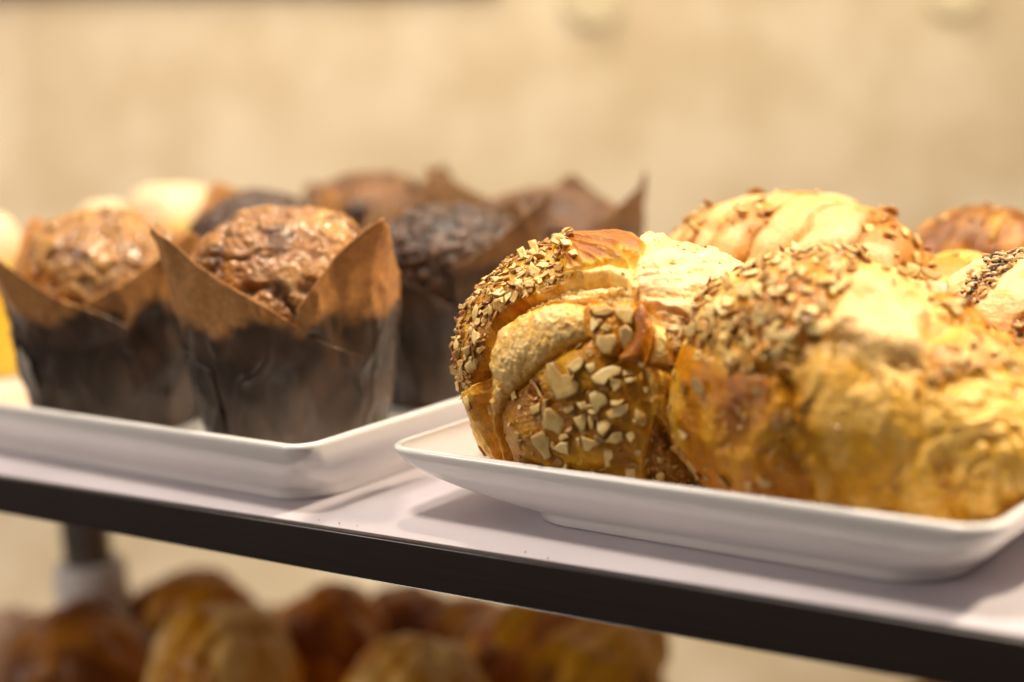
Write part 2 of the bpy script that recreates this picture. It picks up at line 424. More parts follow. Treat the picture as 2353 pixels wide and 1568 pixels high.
# ---------------------------------------------------------------- plates
def plate(name, x0, x1, y0, y1, h, ins, label, rc=0.012, slope=0.0):
    """ins = (left, right, front, back) inset of the foot from the rim; profile from floor centre over the rim to the foot."""
    n_c = 14
    prof = []     # (inset fraction 0 rim .. 1 foot, z, outward push)
    fl = 0.0075
    prof += [(1.0, fl, 'c')]
    for k in range(13):
        t = k / 12; prof.append((1.0 - t, fl + (h - 0.0006 - fl) * t ** 1.9, 'i'))
    for k in range(1, 8):
        a = math.pi * k / 8; prof.append((0.0, h + 0.0013 * math.sin(a) - 0.0006, -0.0016 * (1 - math.cos(a))))
    for k in range(0, 15):
        t = k / 14; prof.append((t * 0.93, (h - 0.0012) - (h - 0.0055) * t ** 0.62, 'o'))
    prof += [(0.97, 0.0030, 'o'), (0.985, 0.0009, 'o'), (1.02, 0.0002, 'o'), (1.1, 0.0002, 'o')]
    rows = []
    for f, z, k in prof:
        push = 0.0032 if k == 'o' else (0.0 if isinstance(k, str) else -k)
        X0 = x0 + ins[0] * f - push; X1 = x1 - ins[1] * f + push
        Y0 = y0 + ins[2] * f - push; Y1 = y1 - ins[3] * f + push
        r = rc + 0.010 * f + push * 0.8
        row = []
        for (cx, cy, a0) in ((X0 + r, Y0 + r, 180), (X1 - r, Y0 + r, 270), (X1 - r, Y1 - r, 0), (X0 + r, Y1 - r, 90)):
            for i in range(n_c + 1):
                a = math.radians(a0 + 90 * i / n_c)
                row.append((cx + r * math.cos(a), cy + r * math.sin(a), z))
        out = []                               # subdivide the straight runs
        for i in range(len(row)):
            A = np.array(row[i]); B = np.array(row[(i + 1) % len(row)]); out.append(A)
            if i % (n_c + 1) == n_c:
                for q in range(1, 8): out.append(A + (B - A) * q / 8)
        rows.append(np.array(out))
    rows = np.array(rows)
    nv = rows.shape[1]
    cx, cy = (x0 + x1) / 2, (y0 + y1) / 2
    rows[0][:, 0] = cx + (rows[0][:, 0] - cx) * 0.02; rows[0][:, 1] = cy + (rows[0][:, 1] - cy) * 0.02
    rows[-1][:, 0] = cx + (rows[-1][:, 0] - cx) * 0.02; rows[-1][:, 1] = cy + (rows[-1][:, 1] - cy) * 0.02
    V = rows.reshape(-1, 3).copy(); a = -math.atan(slope)
    dx, dy = V[:, 0] - x1, V[:, 1] - y0
    V[:, 0] = x1 + dx * math.cos(a) - dy * math.sin(a); V[:, 1] = y0 + dx * math.sin(a) + dy * math.cos(a)
    Fq = [list(q) for q in grid_faces(len(rows), nv, True)]
    Fq.append(list(range(nv - 1, -1, -1))); Fq.append([(len(rows) - 1) * nv + i for i in range(nv)])
    me = mesh_np(name, V, Fq)
    bm = bmesh.new(); bm.from_mesh(me); bmesh.ops.recalc_face_normals(bm, faces=bm.faces[:]); bm.to_mesh(me); bm.free()
    o = link(name, me, M_PORC); tag(o, label, 'plate', 'white rectangular serving plates on the shelf')
    return o
plate('serving_plate', -0.745, -0.3760, 0.3770, 0.86, 0.0268, (0.014, 0.014, 0.013, 0.014),
      'white rectangular porcelain plate under the paper wrapped muffins', rc=0.008, slope=0.060)
plate('serving_plate', -0.3450, -0.1215, 0.3765, 0.78, 0.0262, (0.048, 0.022, 0.018, 0.03),
      'white rectangular porcelain plate with swept up end under the almond pastries', rc=0.009, slope=0.070)

# ---------------------------------------------------------------- pastry toolkit
def lump(center, radii, level, zfloor, power=2.3, seed=0, wob=0.05):
    """unit directions -> soft boxy ellipsoid with flattened bottom; returns base verts, faces"""
    D, Fc = ico(level)
    k = (np.abs(D) ** power).sum(1) ** (-1.0 / power)
    S = D * k[:, None]
    S = S * (1 + wob * fbm(D * 1.7 + seed * 3.1, 3, seed))[:, None]
    V = S * np.array(radii) + np.array(center)
    z = V[:, 2]; lim = zfloor + 0.004
    V[:, 2] = np.where(z < lim, zfloor + 0.004 * np.exp(np.clip((z - lim) / 0.004, -20, 0)), z)
    return V, Fc
def finish(name, V, Fc, col, rough, mat, parent, bot=None):
    lum = (col @ np.array([0.3, 0.6, 0.1]))[:, None]; col = (lum + (col - lum) * (1.28 - 0.16 * ss(0.28, 0.62, lum))) * np.array([1.02, 0.985, 0.97])
    me = mesh_np(name, V, Fc); set_col(me, np.clip(col, 0.004, 0.93)); set_f(me, rough, 'rough')
    return link(name, me, mat, parent)

CREAM = (0.82, 0.60, 0.26); PALE = (0.78, 0.55, 0.27); GOLD = (0.66, 0.36, 0.085); YEL = (0.82, 0.56, 0.17)
BROWN = (0.30, 0.135, 0.030); TAN = (0.60, 0.37, 0.10); DARK = (0.16, 0.055, 0.015)

class Field:
    """height (mm) / colour / roughness painted layer over layer on the vertices"""
    def __init__(s, V, Fc, sc_=1.0, seed=0, col=GOLD, rough=0.5, warp=5.0):
        s.V = V; s.N = normals_of(V, Fc); s.seed = seed
        s.P, s.depth = project(V)
        wv = V * 120
        s.Pw = s.P + warp * np.stack([fbm(wv, 4, seed + 40), fbm(wv + 9, 4, seed + 50)], 1)
        s.h = np.zeros(len(V)); s.col = np.broadcast_to(np.array(col, float), (len(V), 3)).copy()
        s.rough = np.full(len(V), rough); s.nut = np.zeros(len(V))
        s.front = ((C0 - V) * s.N).sum(1) > -0.1 * np.linalg.norm(C0 - V, axis=1)
    def layer(s, poly, base=0.0, bulge=2.0, w=40.0, col=None, col2=None, edge=2.5, rough=None, nut=None, tex=None, tamp=0.0,
              ecol=None, ew=12.0, freq=160, keep=False, mask=None):
        d = sdpoly(s.Pw, poly); m = ss(-edge, edge, d)
        if mask is not None: m = m * mask
        hh = base + bulge * np.sqrt(np.clip(1 - (1 - np.clip(d / w, 0, 1)) ** 2, 0, 1))
        if tex is not None: hh = hh + tamp * tex
        s.h = s.h * (1 - m) + ((s.h + hh) if keep else hh) * m
        if col is not None:
            c = np.broadcast_to(np.array(col, float), (len(s.V), 3))
            if col2 is not None: c = mix(c, col2, ss(-0.25, 0.35, tex if tex is not None and keep != 'n' else fbm(s.V * freq, 4, s.seed + 3)))
            if ecol is not None: c = mix(c, ecol, 1 - ss(0, ew, d))
            s.col = mix(s.col, c, m)
        if rough is not None: s.rough = s.rough * (1 - m) + rough * m
        if nut is not None: s.nut = s.nut * (1 - m) + nut * m
        return d, m
    def crease(s, pts, depth=1.5, w=6.0, col=None, cm=0.6):
        d = sdline(s.Pw, pts); g = np.exp(-(d / w) ** 2); s.h -= depth * g
        if col is not None: s.col = mix(s.col, col, g * cm)
    def ridge(s, pts, height=1.2, w=5.0, col=None, cm=0.7):
        d = sdline(s.Pw, pts); g = np.exp(-(d / w) ** 2); s.h += height * g
        if col is not None: s.col = mix(s.col, col, g * cm)
    def streak(s, ang, f1=0.02, f2=0.15):
        a = math.radians(ang); c, n = math.cos(a), math.sin(a)
        al = s.Pw[:, 0] * c + s.Pw[:, 1] * n; pe = -s.Pw[:, 0] * n + s.Pw[:, 1] * c
        return fbm(np.stack([al * f1, pe * f2, s.depth * 60], 1), 4, s.seed + 77)
    def radial(s, ctr, nang=18.0, fr=0.012):
        q = s.Pw - np.array(ctr); a = np.arctan2(q[:, 1], q[:, 0]); r = np.hypot(q[:, 0], q[:, 1])
        return fbm(np.stack([a * nang, r * fr, np.zeros(len(a))], 1), 4, s.seed + 91)
    def done(s, extra=None):
        h = s.h
        # back side keeps gentle random relief
        V = s.V + s.N * (h * 0.001)[:, None]
        z0 = s.V[:, 2].min()
        low = ss(z0 + 0.001, z0 + 0.012, s.V[:, 2])
        V = s.V * (1 - low[:, None]) + V * low[:, None]
        return V

def chip_mesh(rs, size, thick, kind='piece'):
    n = rs.randint(3, 6); P = []
    asp = rs.uniform(0.4, 1.0)
    for i in range(n):
        a = 2 * math.pi * (i + rs.uniform(-0.3, 0.3)) / n; r = size * rs.uniform(0.5, 1.25)
        P.append((r * math.cos(a), r * math.sin(a) * asp))
    return chip_from_outline(P, thick, rs)
def chip_from_outline(P, thick, rs, curve=0.0):
    """outline in local xy -> thin irregular chip with softened edges: verts, faces, colours"""
    P = np.array(P, float); c = P.mean(0)
    Q = []
    for i in range(len(P)):                   # break the edges up a little
        a, b = P[i], P[(i + 1) % len(P)]; Q.append(a)
        L = np.linalg.norm(b - a); nrm = np.array([b[1] - a[1], a[0] - b[0]]) / (L + 1e-9)
        Q.append(a + (b - a) * rs.uniform(0.35, 0.65) + nrm * L * rs.uniform(-0.07, 0.07))
    Q = np.array(Q); n = len(Q); V = []; colr = []
    S = np.abs(P - c).max()
    cv = rs.uniform(-0.25, 0.35) * thick
    tl = np.array([rs.uniform(-.5, .5), rs.uniform(-.5, .5)]) * thick
    main = np.array([0.98, 0.76, 0.34]) * rs.uniform(0.84, 1.04); edge = np.array([0.60, 0.36, 0.12]) * rs.uniform(0.6, 1.0)
    if rs.random() < 0.18: edge = np.array([0.30, 0.13, 0.05])
    for (sc_, z, cc) in ((0.0, 0.5, main), (0.55, 0.53, main), (0.86, 0.5, main), (0.99, 0.30, edge), (1.0, -0.3, edge), (0.9, -0.5, edge), (0.0, -0.5, edge)):
        for q in Q:
            p = c + (q - c) * sc_
            rr = ((p - c) ** 2).sum() / (S * S + 1e-12)
            zz = z * thick + cv * rr * 2 + (tl @ (p - c)) / (S + 1e-9) * (1 if z > 0 else 0)
            V.append((p[0], p[1], zz)); colr.append(cc)
    Fq = grid_faces(7, n, True)
    return np.array(V), Fq, np.array(colr)
def frame_from(n, spin):
    n = n / np.linalg.norm(n); a = np.array([0, 0, 1.0]) if abs(n[2]) < 0.9 else np.array([1.0, 0, 0])
    x = np.cross(a, n); x /= np.linalg.norm(x); y = np.cross(n, x)
    c, s = math.cos(spin), math.sin(spin)
    return np.stack([x * c + y * s, -x * s + y * c, n], 1)
_chips = None
def chip_variants():
    global _chips
    if _chips is None:
        rs = random.Random(5); _chips = []
        for i in range(14):
            V, Fq, cc = chip_mesh(rs, 1.0, rs.uniform(0.22, 0.6))
            me = mesh_np('almond_piece', V, Fq, smooth=False); set_col(me, cc); me.materials.append(M_NUT); _chips.append((me, V, Fq, cc))
    return _chips
def scatter_nuts(parent, V, N, weight, n_obj, n_crumb, seed, smin=0.0012, smax=0.0033, tilt=0.6, cam_bias=True, flat=1.0):
    rs = random.Random(seed); rn = np.random.RandomState(seed)
    wgt = weight.copy()
    if cam_bias:
        f = ((C0 - V) * N).sum(1) / np.linalg.norm(C0 - V, axis=1); wgt = wgt * np.where(f > -0.15, 1.0, 0.25)
    if wgt.sum() <= 0: return
    tot = n_obj + n_crumb
    idx = rn.choice(len(V), size=tot, p=wgt / wgt.sum())
    sizes = smin + (smax - smin) * rn.rand(tot) ** 1.6
    o_ = np.argsort(-sizes); idx = idx[o_]; sizes = sizes[o_]
    ch = chip_variants(); VV = []; FF = []; CC = []; off = 0
    for k in range(tot):
        v = V[idx[k]]; n = N[idx[k]] + tilt * rn.randn(3) * 0.6; n /= np.linalg.norm(n)
        if n @ N[idx[k]] < 0.15: n = N[idx[k]]
        Rm = frame_from(n, rn.rand() * 6.28) * np.array([1, 1, flat]); me, cv, cf, cc = ch[rs.randrange(len(ch))]; s = sizes[k]
        pos = v + N[idx[k]] * s * (0.15 + 0.35 * rn.rand())
        if k < n_obj:
            o = bpy.data.objects.new('almond_piece', me); COL.objects.link(o)
            M = np.eye(4); M[:3, :3] = Rm * s; M[:3, 3] = pos
            o.parent = parent
            o.matrix_parent_inverse = (Matrix.Translation(parent.location) @ parent.rotation_euler.to_matrix().to_4x4()).inverted()
            o.matrix_basis = Matrix(M.tolist())
        else:
            VV.append((cv * s) @ Rm.T + pos); FF.append(cf + off); CC.append(cc * ((rn.rand() * 0.3 + 0.82) * np.array([1, 0.94, 0.82]) if rn.rand() < 0.62 else np.array([0.74, 0.52, 0.32]) * (0.6 + 0.5 * rn.rand()))); off += len(cv)
    if VV:
        me = mesh_np('almond_crumbs', np.concatenate(VV), np.concatenate(FF), smooth=False); set_col(me, np.clip(np.concatenate(CC), 0, 1))
        o = link('almond_crumbs', me, M_NUT, parent); o['kind'] = 'stuff'
def scatter_flakes(parent, V, N, weight, n, seed, smin=0.0006, smax=0.0026):
    rs = random.Random(seed); rn = np.random.RandomState(seed)
    f = ((C0 - V) * N).sum(1) / np.linalg.norm(C0 - V, axis=1); wgt = weight * np.where(f > -0.2, 1.0, 0.2)
    idx = rn.choice(len(V), size=n, p=wgt / wgt.sum()); VV = []; FF = []; CC = []; off = 0
    for i in idx:
        nn = N[i] + 0.45 * rn.randn(3); Rm = frame_from(nn, rn.rand() * 6.28); s_ = smin + (smax - smin) * rn.rand() ** 2
        cv, cf, cc = chip_mesh(rs, 1.0, 0.09)
        cv = cv * np.array([1.0, 0.6, 1.0]); cv[:, 2] += 0.28 * (cv[:, 0] ** 2)
        VV.append((cv * s_) @ Rm.T + V[i] + N[i] * s_ * 0.12); FF.append(cf + off); off += len(cv)
        CC.append(np.tile(np.array([0.78, 0.50, 0.17]) * (0.55 + 0.5 * rn.rand()), (len(cv), 1)))
    me = mesh_np('crust_flakes', np.concatenate(VV), np.concatenate(FF), smooth=True); set_col(me, np.clip(np.concatenate(CC), 0, 1))
    o = link('crust_flakes', me, M_NUT, parent); o['kind'] = 'stuff'
def place_outline_chips(parent, V, N, polys, seed, thick=0.0013):
    rs = random.Random(seed); P, dep = project(V)
    front = ((C0 - V) * N).sum(1) > 0
    for poly in polys:
        pl = np.array(poly, float); c = pl.mean(0)
        d = np.hypot(P[:, 0] - c[0], P[:, 1] - c[1])
        cand = np.where((d < 14) & front)[0]
        if len(cand) == 0:
            cand = np.where(d < 40)[0]
            if len(cand) == 0: continue
        near = cand[dep[cand] < dep[cand].min() + 0.006]
        v = V[near].mean(0); n = N[near].mean(0); n /= np.linalg.norm(n)
        tc_ = C0 - v; tc_ /= np.linalg.norm(tc_)
        n = n * 0.65 + tc_ * 0.5 + np.array([rs.uniform(-.2, .2) for _ in range(3)]); n /= np.linalg.norm(n)
        v = v + n * 0.0009
        Rm = frame_from(n, 0.0); Q = []
        for p in pl:
            r_ = ray(p); t = ((v - C0) @ n) / (r_ @ n); Q.append(((C0 + r_ * t - v) @ Rm)[:2])
        cv, cf, cc = chip_from_outline(Q, thick * rs.uniform(0.8, 1.3), rs)
        me = mesh_np('almond_piece', cv @ Rm.T + v, cf, smooth=False); set_col(me, cc)
        link('almond_piece', me, M_NUT, parent)

# ---------------------------------------------------------------- pastry in focus
def cz(*pts): return [(1022.6 + x * 0.3884, 528.5 + y * 0.3884) for x, y in pts]
def focal_pastry():
    ctr = np.array([-0.2740, 0.4395, 0.0500]); root = empty('almond_pastry', (ctr[0], ctr[1], 0.0075))
    tag(root, 'torn open golden almond pastry in sharp focus at the left end of its plate', 'pastry', 'nut covered twisted pastries')
    V, Fc = lump(ctr, (0.0525, 0.0485, 0.0435), 8, 0.0078, 2.5, 3, 0.03)
    f = Field(V, Fc, seed=11, col=CREAM, rough=0.5, warp=4.5)
    nz = fbm(V * 150, 4, 5); fine = fbm(V * 700, 3, 6)
    f.h += 0.8 * fbm(V * 60, 3, 8)
    f.col = mix(f.col, YEL, ss(-0.3, 0.3, nz))
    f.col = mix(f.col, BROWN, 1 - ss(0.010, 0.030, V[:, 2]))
    # pale streaky right/back section
    st = f.radial(cz((760, 330))[0], 16, 0.010)
    f.layer(cz((1080, -80), (1300, -60), (1900, 60), (1900, 900), (1480, 900), (1340, 820), (1250, 700), (1300, 620), (1240, 500), (1140, 420), (1100, 300), (1150, 180)),
            base=1.0, bulge=2.0, w=60, col=PALE, col2=(0.84, 0.68, 0.42), tex=st, tamp=2.0, rough=0.42, edge=4)
    # outer ring on the left, brown and nutty
    f.layer(cz((470, 1420), (250, 1330), (80, 1150), (-60, 900), (-40, 500), (100, 250), (330, -20), (600, -120), (820, -80), (830, 130), (800, 240), (760, 320),
               (680, 345), (560, 390), (470, 440), (400, 520), (300, 560), (270, 700), (190, 880), (190, 980), (250, 1100), (340, 1240), (430, 1360)),
            base=0.7, bulge=2.6, w=70, col=TAN, col2=BROWN, rough=0.36, nut=1.0, freq=130, edge=3, tex=fbm(V * 90, 4, 31), tamp=1.2)
    f.nut[(sdpoly(f.P, cz((40, 940), (250, 940), (480, 1420), (200, 1420))) > 0)] = 0.12
    f.layer(cz((60, 990), (170, 930), (250, 1010), (340, 1150), (450, 1380), (420, 1480), (240, 1330), (110, 1170)), base=1.0, bulge=1.8, w=26, col=(0.66, 0.36, 0.07), col2=(0.82, 0.56, 0.17),
            tex=f.streak(68, 0.010, 0.13), tamp=1.3, rough=0.34, edge=9, nut=0.12)
    # flaky yellow layers between ring and inner bulge
    lay = f.streak(-62, 0.012, 0.20)
    f.layer(cz((400, 500), (450, 440), (560, 400), (700, 345), (840, 300), (980, 285), (1090, 330), (1130, 390), (1150, 440), (860, 455), (740, 450), (600, 470), (470, 530),
               (370, 600), (310, 700), (300, 800), (330, 1000), (360, 1160), (440, 1350), (380, 1350), (240, 1120), (180, 950), (200, 870), (280, 690), (300, 560)),
            base=-3.4, bulge=1.2, w=40, col=(0.66, 0.37, 0.07), col2=(0.80, 0.55, 0.16), tex=lay, tamp=1.3, rough=0.45, nut=0.0, edge=2.5, ecol=(0.60, 0.28, 0.05), ew=10)
    # cream torn interior under the top fold
    f.layer(cz((660, 400), (720, 380), (900, 350), (1040, 330), (1130, 380), (1160, 430), (1100, 450), (900, 455), (780, 440)),
            base=-1.2, bulge=1.6, w=14, col=(0.86, 0.68, 0.30), col2=(0.90, 0.78, 0.46), tex=f.streak(12, 0.02, 0.3), tamp=1.5, rough=0.5, edge=4)
    for k, pts in enumerate([((560, 395), (640, 375), (720, 350), (800, 330)), ((700, 345), (830, 305), (980, 292), (1090, 335), (1125, 400)),
                             ((470, 470), (560, 420), (660, 395)), ((330, 640), (380, 560), (440, 500)), ((240, 1000), (285, 900), (290, 760), (320, 680)),
                             ((250, 1060), (300, 1180), (390, 1330)), ((210, 1010), (260, 1130), (350, 1290)), ((690, 420), (800, 430), (900, 420)), ((900, 400), (1000, 390), (1060, 370))]):
        f.ridge(cz(*pts), 1.6, 2.6, (0.88, 0.68, 0.30), 0.8)
    # glossy brown crust on top
    wr = f.radial(cz((640, 130))[0], 22, 0.006)
    f.layer(cz((640, -60), (800, 20), (930, 40), (1110, 80), (1190, 150), (1160, 215), (1050, 190), (1100, 275), (980, 255), (840, 300), (740, 320), (690, 240), (640, 180)),
            base=2.6, bulge=2.8, w=46, col=(0.27, 0.105, 0.020), col2=(0.44, 0.20, 0.040), tex=wr, tamp=1.1, rough=0.15, nut=0.0, edge=6, ecol=(0.68, 0.42, 0.10), ew=16)
    dtop = sdpoly(f.Pw, cz((640, -60), (760, 20), (780, 130), (720, 260), (600, 200)))
    f.nut = np.maximum(f.nut, 0.9 * ss(-4, 4, dtop))
    # lip under the crust
    f.layer(cz((820, 300), (980, 265), (1100, 290), (1140, 380), (1110, 400), (1080, 345), (980, 305), (830, 318)), base=1.8, bulge=1.6, w=8,
            col=(0.88, 0.66, 0.26), rough=0.4, edge=2)
    # pale bumpy inner bulge
    bp = worley(V * 620, 4)[0]
    bump_ = (0.5 - bp) * 1.0 + fbm(V * 260, 3, 12) * 1.2
    f.layer(cz((300, 720), (360, 600), (470, 525), (600, 470), (760, 450), (870, 468), (900, 560), (890, 660), (770, 720), (690, 790), (590, 860), (520, 890), (460, 930), (400, 1010),
               (362, 1080), (365, 1160), (440, 1370), (400, 1370), (330, 1180), (310, 1000), (330, 860), (300, 790)),
            base=0.6, bulge=5.6, w=64, col=(0.72, 0.47, 0.16), col2=(0.82, 0.60, 0.28), tex=bump_, tamp=0.42, rough=0.45, edge=5, ecol=(0.62, 0.34, 0.075), ew=26)
    # brown glazed nutty front
    f.layer(cz((470, 925), (540, 870), (610, 800), (700, 740), (800, 690), (880, 650), (950, 690), (1010, 780), (1180, 790), (1310, 840), (1350, 880), (1330, 1100),
               (1290, 1200), (1500, 1560), (900, 1560), (520, 1430), (440, 1330), (380, 1190), (362, 1090), (400, 1000)),
            base=1.2, bulge=4.2, w=75, col=(0.38, 0.18, 0.038), col2=(0.58, 0.33, 0.08), rough=0.28, nut=0.22, edge=3, freq=110, tex=fbm(V * 85, 4, 44), tamp=1.0)
    f.layer(cz((470, 1290), (700, 1370), (900, 1410), (1200, 1470), (1100, 1600), (500, 1480)), base=3.5, bulge=0.5, w=30, col=(0.24, 0.075, 0.025), rough=0.3, edge=16, nut=0.1)
    f.layer(cz((1180, 800), (1310, 830), (1360, 900), (1330, 1100), (1280, 1200), (1200, 1280), (1180, 1050)), base=3.2, bulge=2.0, w=30,
            col=(0.55, 0.27, 0.045), col2=(0.72, 0.43, 0.09), rough=0.35, edge=10, tex=f.streak(80, 0.02, 0.12), tamp=1.2, nut=0.12)
    f.layer(cz((520, 880), (560, 850), (620, 880), (640, 960), (600, 990), (545, 950)), base=2.2, bulge=1.4, w=20, col=(0.42, 0.17, 0.035), rough=0.24, edge=3, nut=0)
    f.layer(cz((1230, 1080), (1420, 1380), (1560, 1560), (1240, 1560), (1180, 1350)), base=1.0, bulge=2.5, w=40, col=(0.30, 0.13, 0.04), rough=0.35, nut=0.5, edge=8,
            tex=fbm(V * 200, 3, 60), tamp=2.0)
    # small nutty island between bulge and flap + glossy brown flap
    f.layer(cz((860, 470), (1120, 455), (1130, 560), (1100, 660), (1020, 760), (930, 740), (880, 650)), base=2.2, bulge=2.6, w=30, col=(0.55, 0.26, 0.05), rough=0.3, edge=3, nut=0.15)
    f.layer(cz((1155, 440), (1200, 520), (1226, 620), (1205, 720), (1180, 800), (1040, 800), (1030, 750), (1100, 680), (1118, 600), (1112, 530)),
            base=3.8, bulge=3.2, w=24, col=(0.27, 0.10, 0.020), col2=(0.42, 0.18, 0.036), rough=0.15, edge=2.5, ecol=(0.62, 0.34, 0.08), ew=4, tex=f.streak(100, 0.01, 0.10), tamp=0.6)
    f.layer(cz((1215, 560), (1290, 590), (1335, 700), (1330, 820), (1270, 800), (1195, 790), (1210, 720), (1230, 620)), base=1.8, bulge=2.6, w=30,
            col=(0.80, 0.56, 0.16), col2=(0.86, 0.68, 0.30), rough=0.33, edge=3, tex=fbm(V * 180, 3, 70), tamp=1.2)
    f.crease(cz((1345, 850), (1300, 960), (1330, 1080), (1260, 1180)), 1.2, 5)
    # small flaps of torn crust on the left
    f.layer(cz((175, 950), (240, 890), (260, 960), (240, 1040), (190, 1010)), base=3.2, bulge=1.6, w=12, col=(0.72, 0.42, 0.08), rough=0.3, edge=2, ecol=(0.5, 0.22, 0.04), ew=4)
    rdg = (1 - np.abs(fbm(V * np.array([330, 330, 210]), 4, 91)) * 2.4) * ss(0.22, 0.32, f.rough)
    f.h = f.h * 1.3 + 0.22 * fine + 0.45 * np.clip(rdg, 0, 1) ** 3
    f.col = mix(f.col, np.array([0.86, 0.64, 0.30]), np.clip(rdg, 0, 1) ** 4 * 0.35)
    Vd = f.done(); Nd = normals_of(Vd, Fc)
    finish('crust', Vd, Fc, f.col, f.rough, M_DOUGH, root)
    polys = [((610,790),(650,780),(700,860),(740,850),(790,910),(785,960),(740,990),(660,1010),(630,940),(610,880)), ((710,810),(790,755),(830,770),(810,820),(760,850)),
      ((860,870),(930,820),(1000,800),(1050,820),(1040,860),(970,880),(940,930),(880,910)), ((975,870),(1050,890),(1040,930),(1000,965),(980,920)),
      ((850,970),(890,950),(950,970),(970,1020),(920,1050),(900,1090),(860,1050)), ((950,1080),(1020,1040),(1080,1030),(1085,1070),(1040,1110),(970,1125)),
      ((590,1060),(620,1050),(710,1110),(705,1180),(680,1215),(640,1190),(575,1165)), ((590,1000),(612,1000),(608,1060),(590,1115),(573,1095)),
      ((510,1220),(570,1190),(625,1220),(620,1290),(635,1340),(590,1360),(560,1310),(515,1260)), ((630,1290),(690,1250),(735,1255),(735,1330),(690,1320)),
      ((760,1110),(830,1080),(850,1120),(830,1190),(800,1190)), ((843,1100),(878,1095),(884,1170),(860,1182)), ((890,1120),(960,1110),(985,1150),(960,1200),(930,1230),(900,1190)),
      ((810,1215),(870,1240),(925,1260),(850,1310),(825,1300)), ((945,1250),(990,1200),(1050,1190),(1060,1240),(1020,1265)), ((1070,1210),(1110,1190),(1130,1220),(1100,1260)),
      ((940,1300),(990,1285),(1000,1330),(975,1370),(980,1400),(950,1400)), ((1065,1405),(1125,1400),(1130,1465),(1065,1460)), ((1245,1440),(1280,1420),(1300,1440),(1280,1490),(1250,1490)),
      ((1030,580),(1070,560),(1120,610),(1110,660),(1060,720),(1030,660)), ((900,620),(1000,615),(1020,660),(990,740),(930,730),(890,680)), ((920,590),(950,560),(985,570),(970,605)),
      ((870,480),(980,455),(1010,480),(960,510),(880,515)), ((1000,470),(1115,460),(1115,560),(1060,560),(1010,520)), ((860,520),(900,520),(920,560),(880,610),(865,600)),
      ((290,410),(340,395),(360,430),(330,495),(275,480)), ((400,330),(440,280),(465,300),(440,350)), ((470,305),(520,300),(535,340),(480,345)), ((385,420),(420,360),(440,375),(410,440)),
      ((155,640),(165,580),(200,610),(200,660),(180,695)), ((120,800),(160,745),(215,750),(195,790),(190,830),(130,840)), ((100,700),(150,680),(150,730),(120,760)),
      ((95,990),(130,975),(155,1060),(140,1075)), ((270,280),(320,275),(335,300),(300,320)), ((225,480),(260,455),(268,490),(235,515)), ((155,500),(190,440),(215,470),(190,530),(160,555)),
      ((680,60),(740,60),(760,100),(700,100)), ((490,70),(540,60),(560,120),(550,180),(520,160)), ((500,885),(525,895),(590,1000),(560,985)), ((1130,1060),(1190,1090),(1190,1150),(1165,1170),(1120,1110)),
      ((1150,770),(1175,790),(1160,815),(1140,800)), ((780,1230),(802,1225),(805,1280),(785,1285)), ((780,1020),(830,1010),(845,1050),(810,1070)),
      ((510,190),(570,240),(540,290),(500,270)), ((590,300),(650,290),(640,330)), ((560,350),(680,320),(650,345),(570,380)), ((700,250),(760,240),(740,290)), ((780,235),(815,240),(810,290),(780,290)),
      ((720,130),(770,110),(790,150),(750,160)), ((280,390),(320,350),(370,370),(330,400)), ((350,390),(390,370),(395,400),(360,440)), ((980,1010),(1060,1005),(1040,1035),(985,1040)),
      ((1060,880),(1130,870),(1110,900),(1070,910)), ((700,1060),(760,1030),(770,1060),(720,1090)), ((830,800),(880,780),(900,830),(860,860)), ((1270,1480),(1300,1470),(1310,1510)),
      ((60,900),(85,880),(95,960),(70,950)), ((75,800),(105,780),(110,850),(85,860)), ((430,130),(470,110),(490,160),(450,180))]
    place_outline_chips(root, Vd, Nd, [cz(*p) for p in polys], 21)
    w_ = f.nut * ss(0.012, 0.02, Vd[:, 2])
    scatter_nuts(root, Vd, Nd, w_ ** 1.3, 41, 900, 9, 0.0005, 0.0026, 1.1)
    scatter_flakes(root, Vd, Nd, ss(0.012, 0.02, Vd[:, 2]) * (0.02 + ss(0.22, 0.32, f.rough)), 380, 15, 0.0005, 0.0021)
    return root, f
focal_pastry()

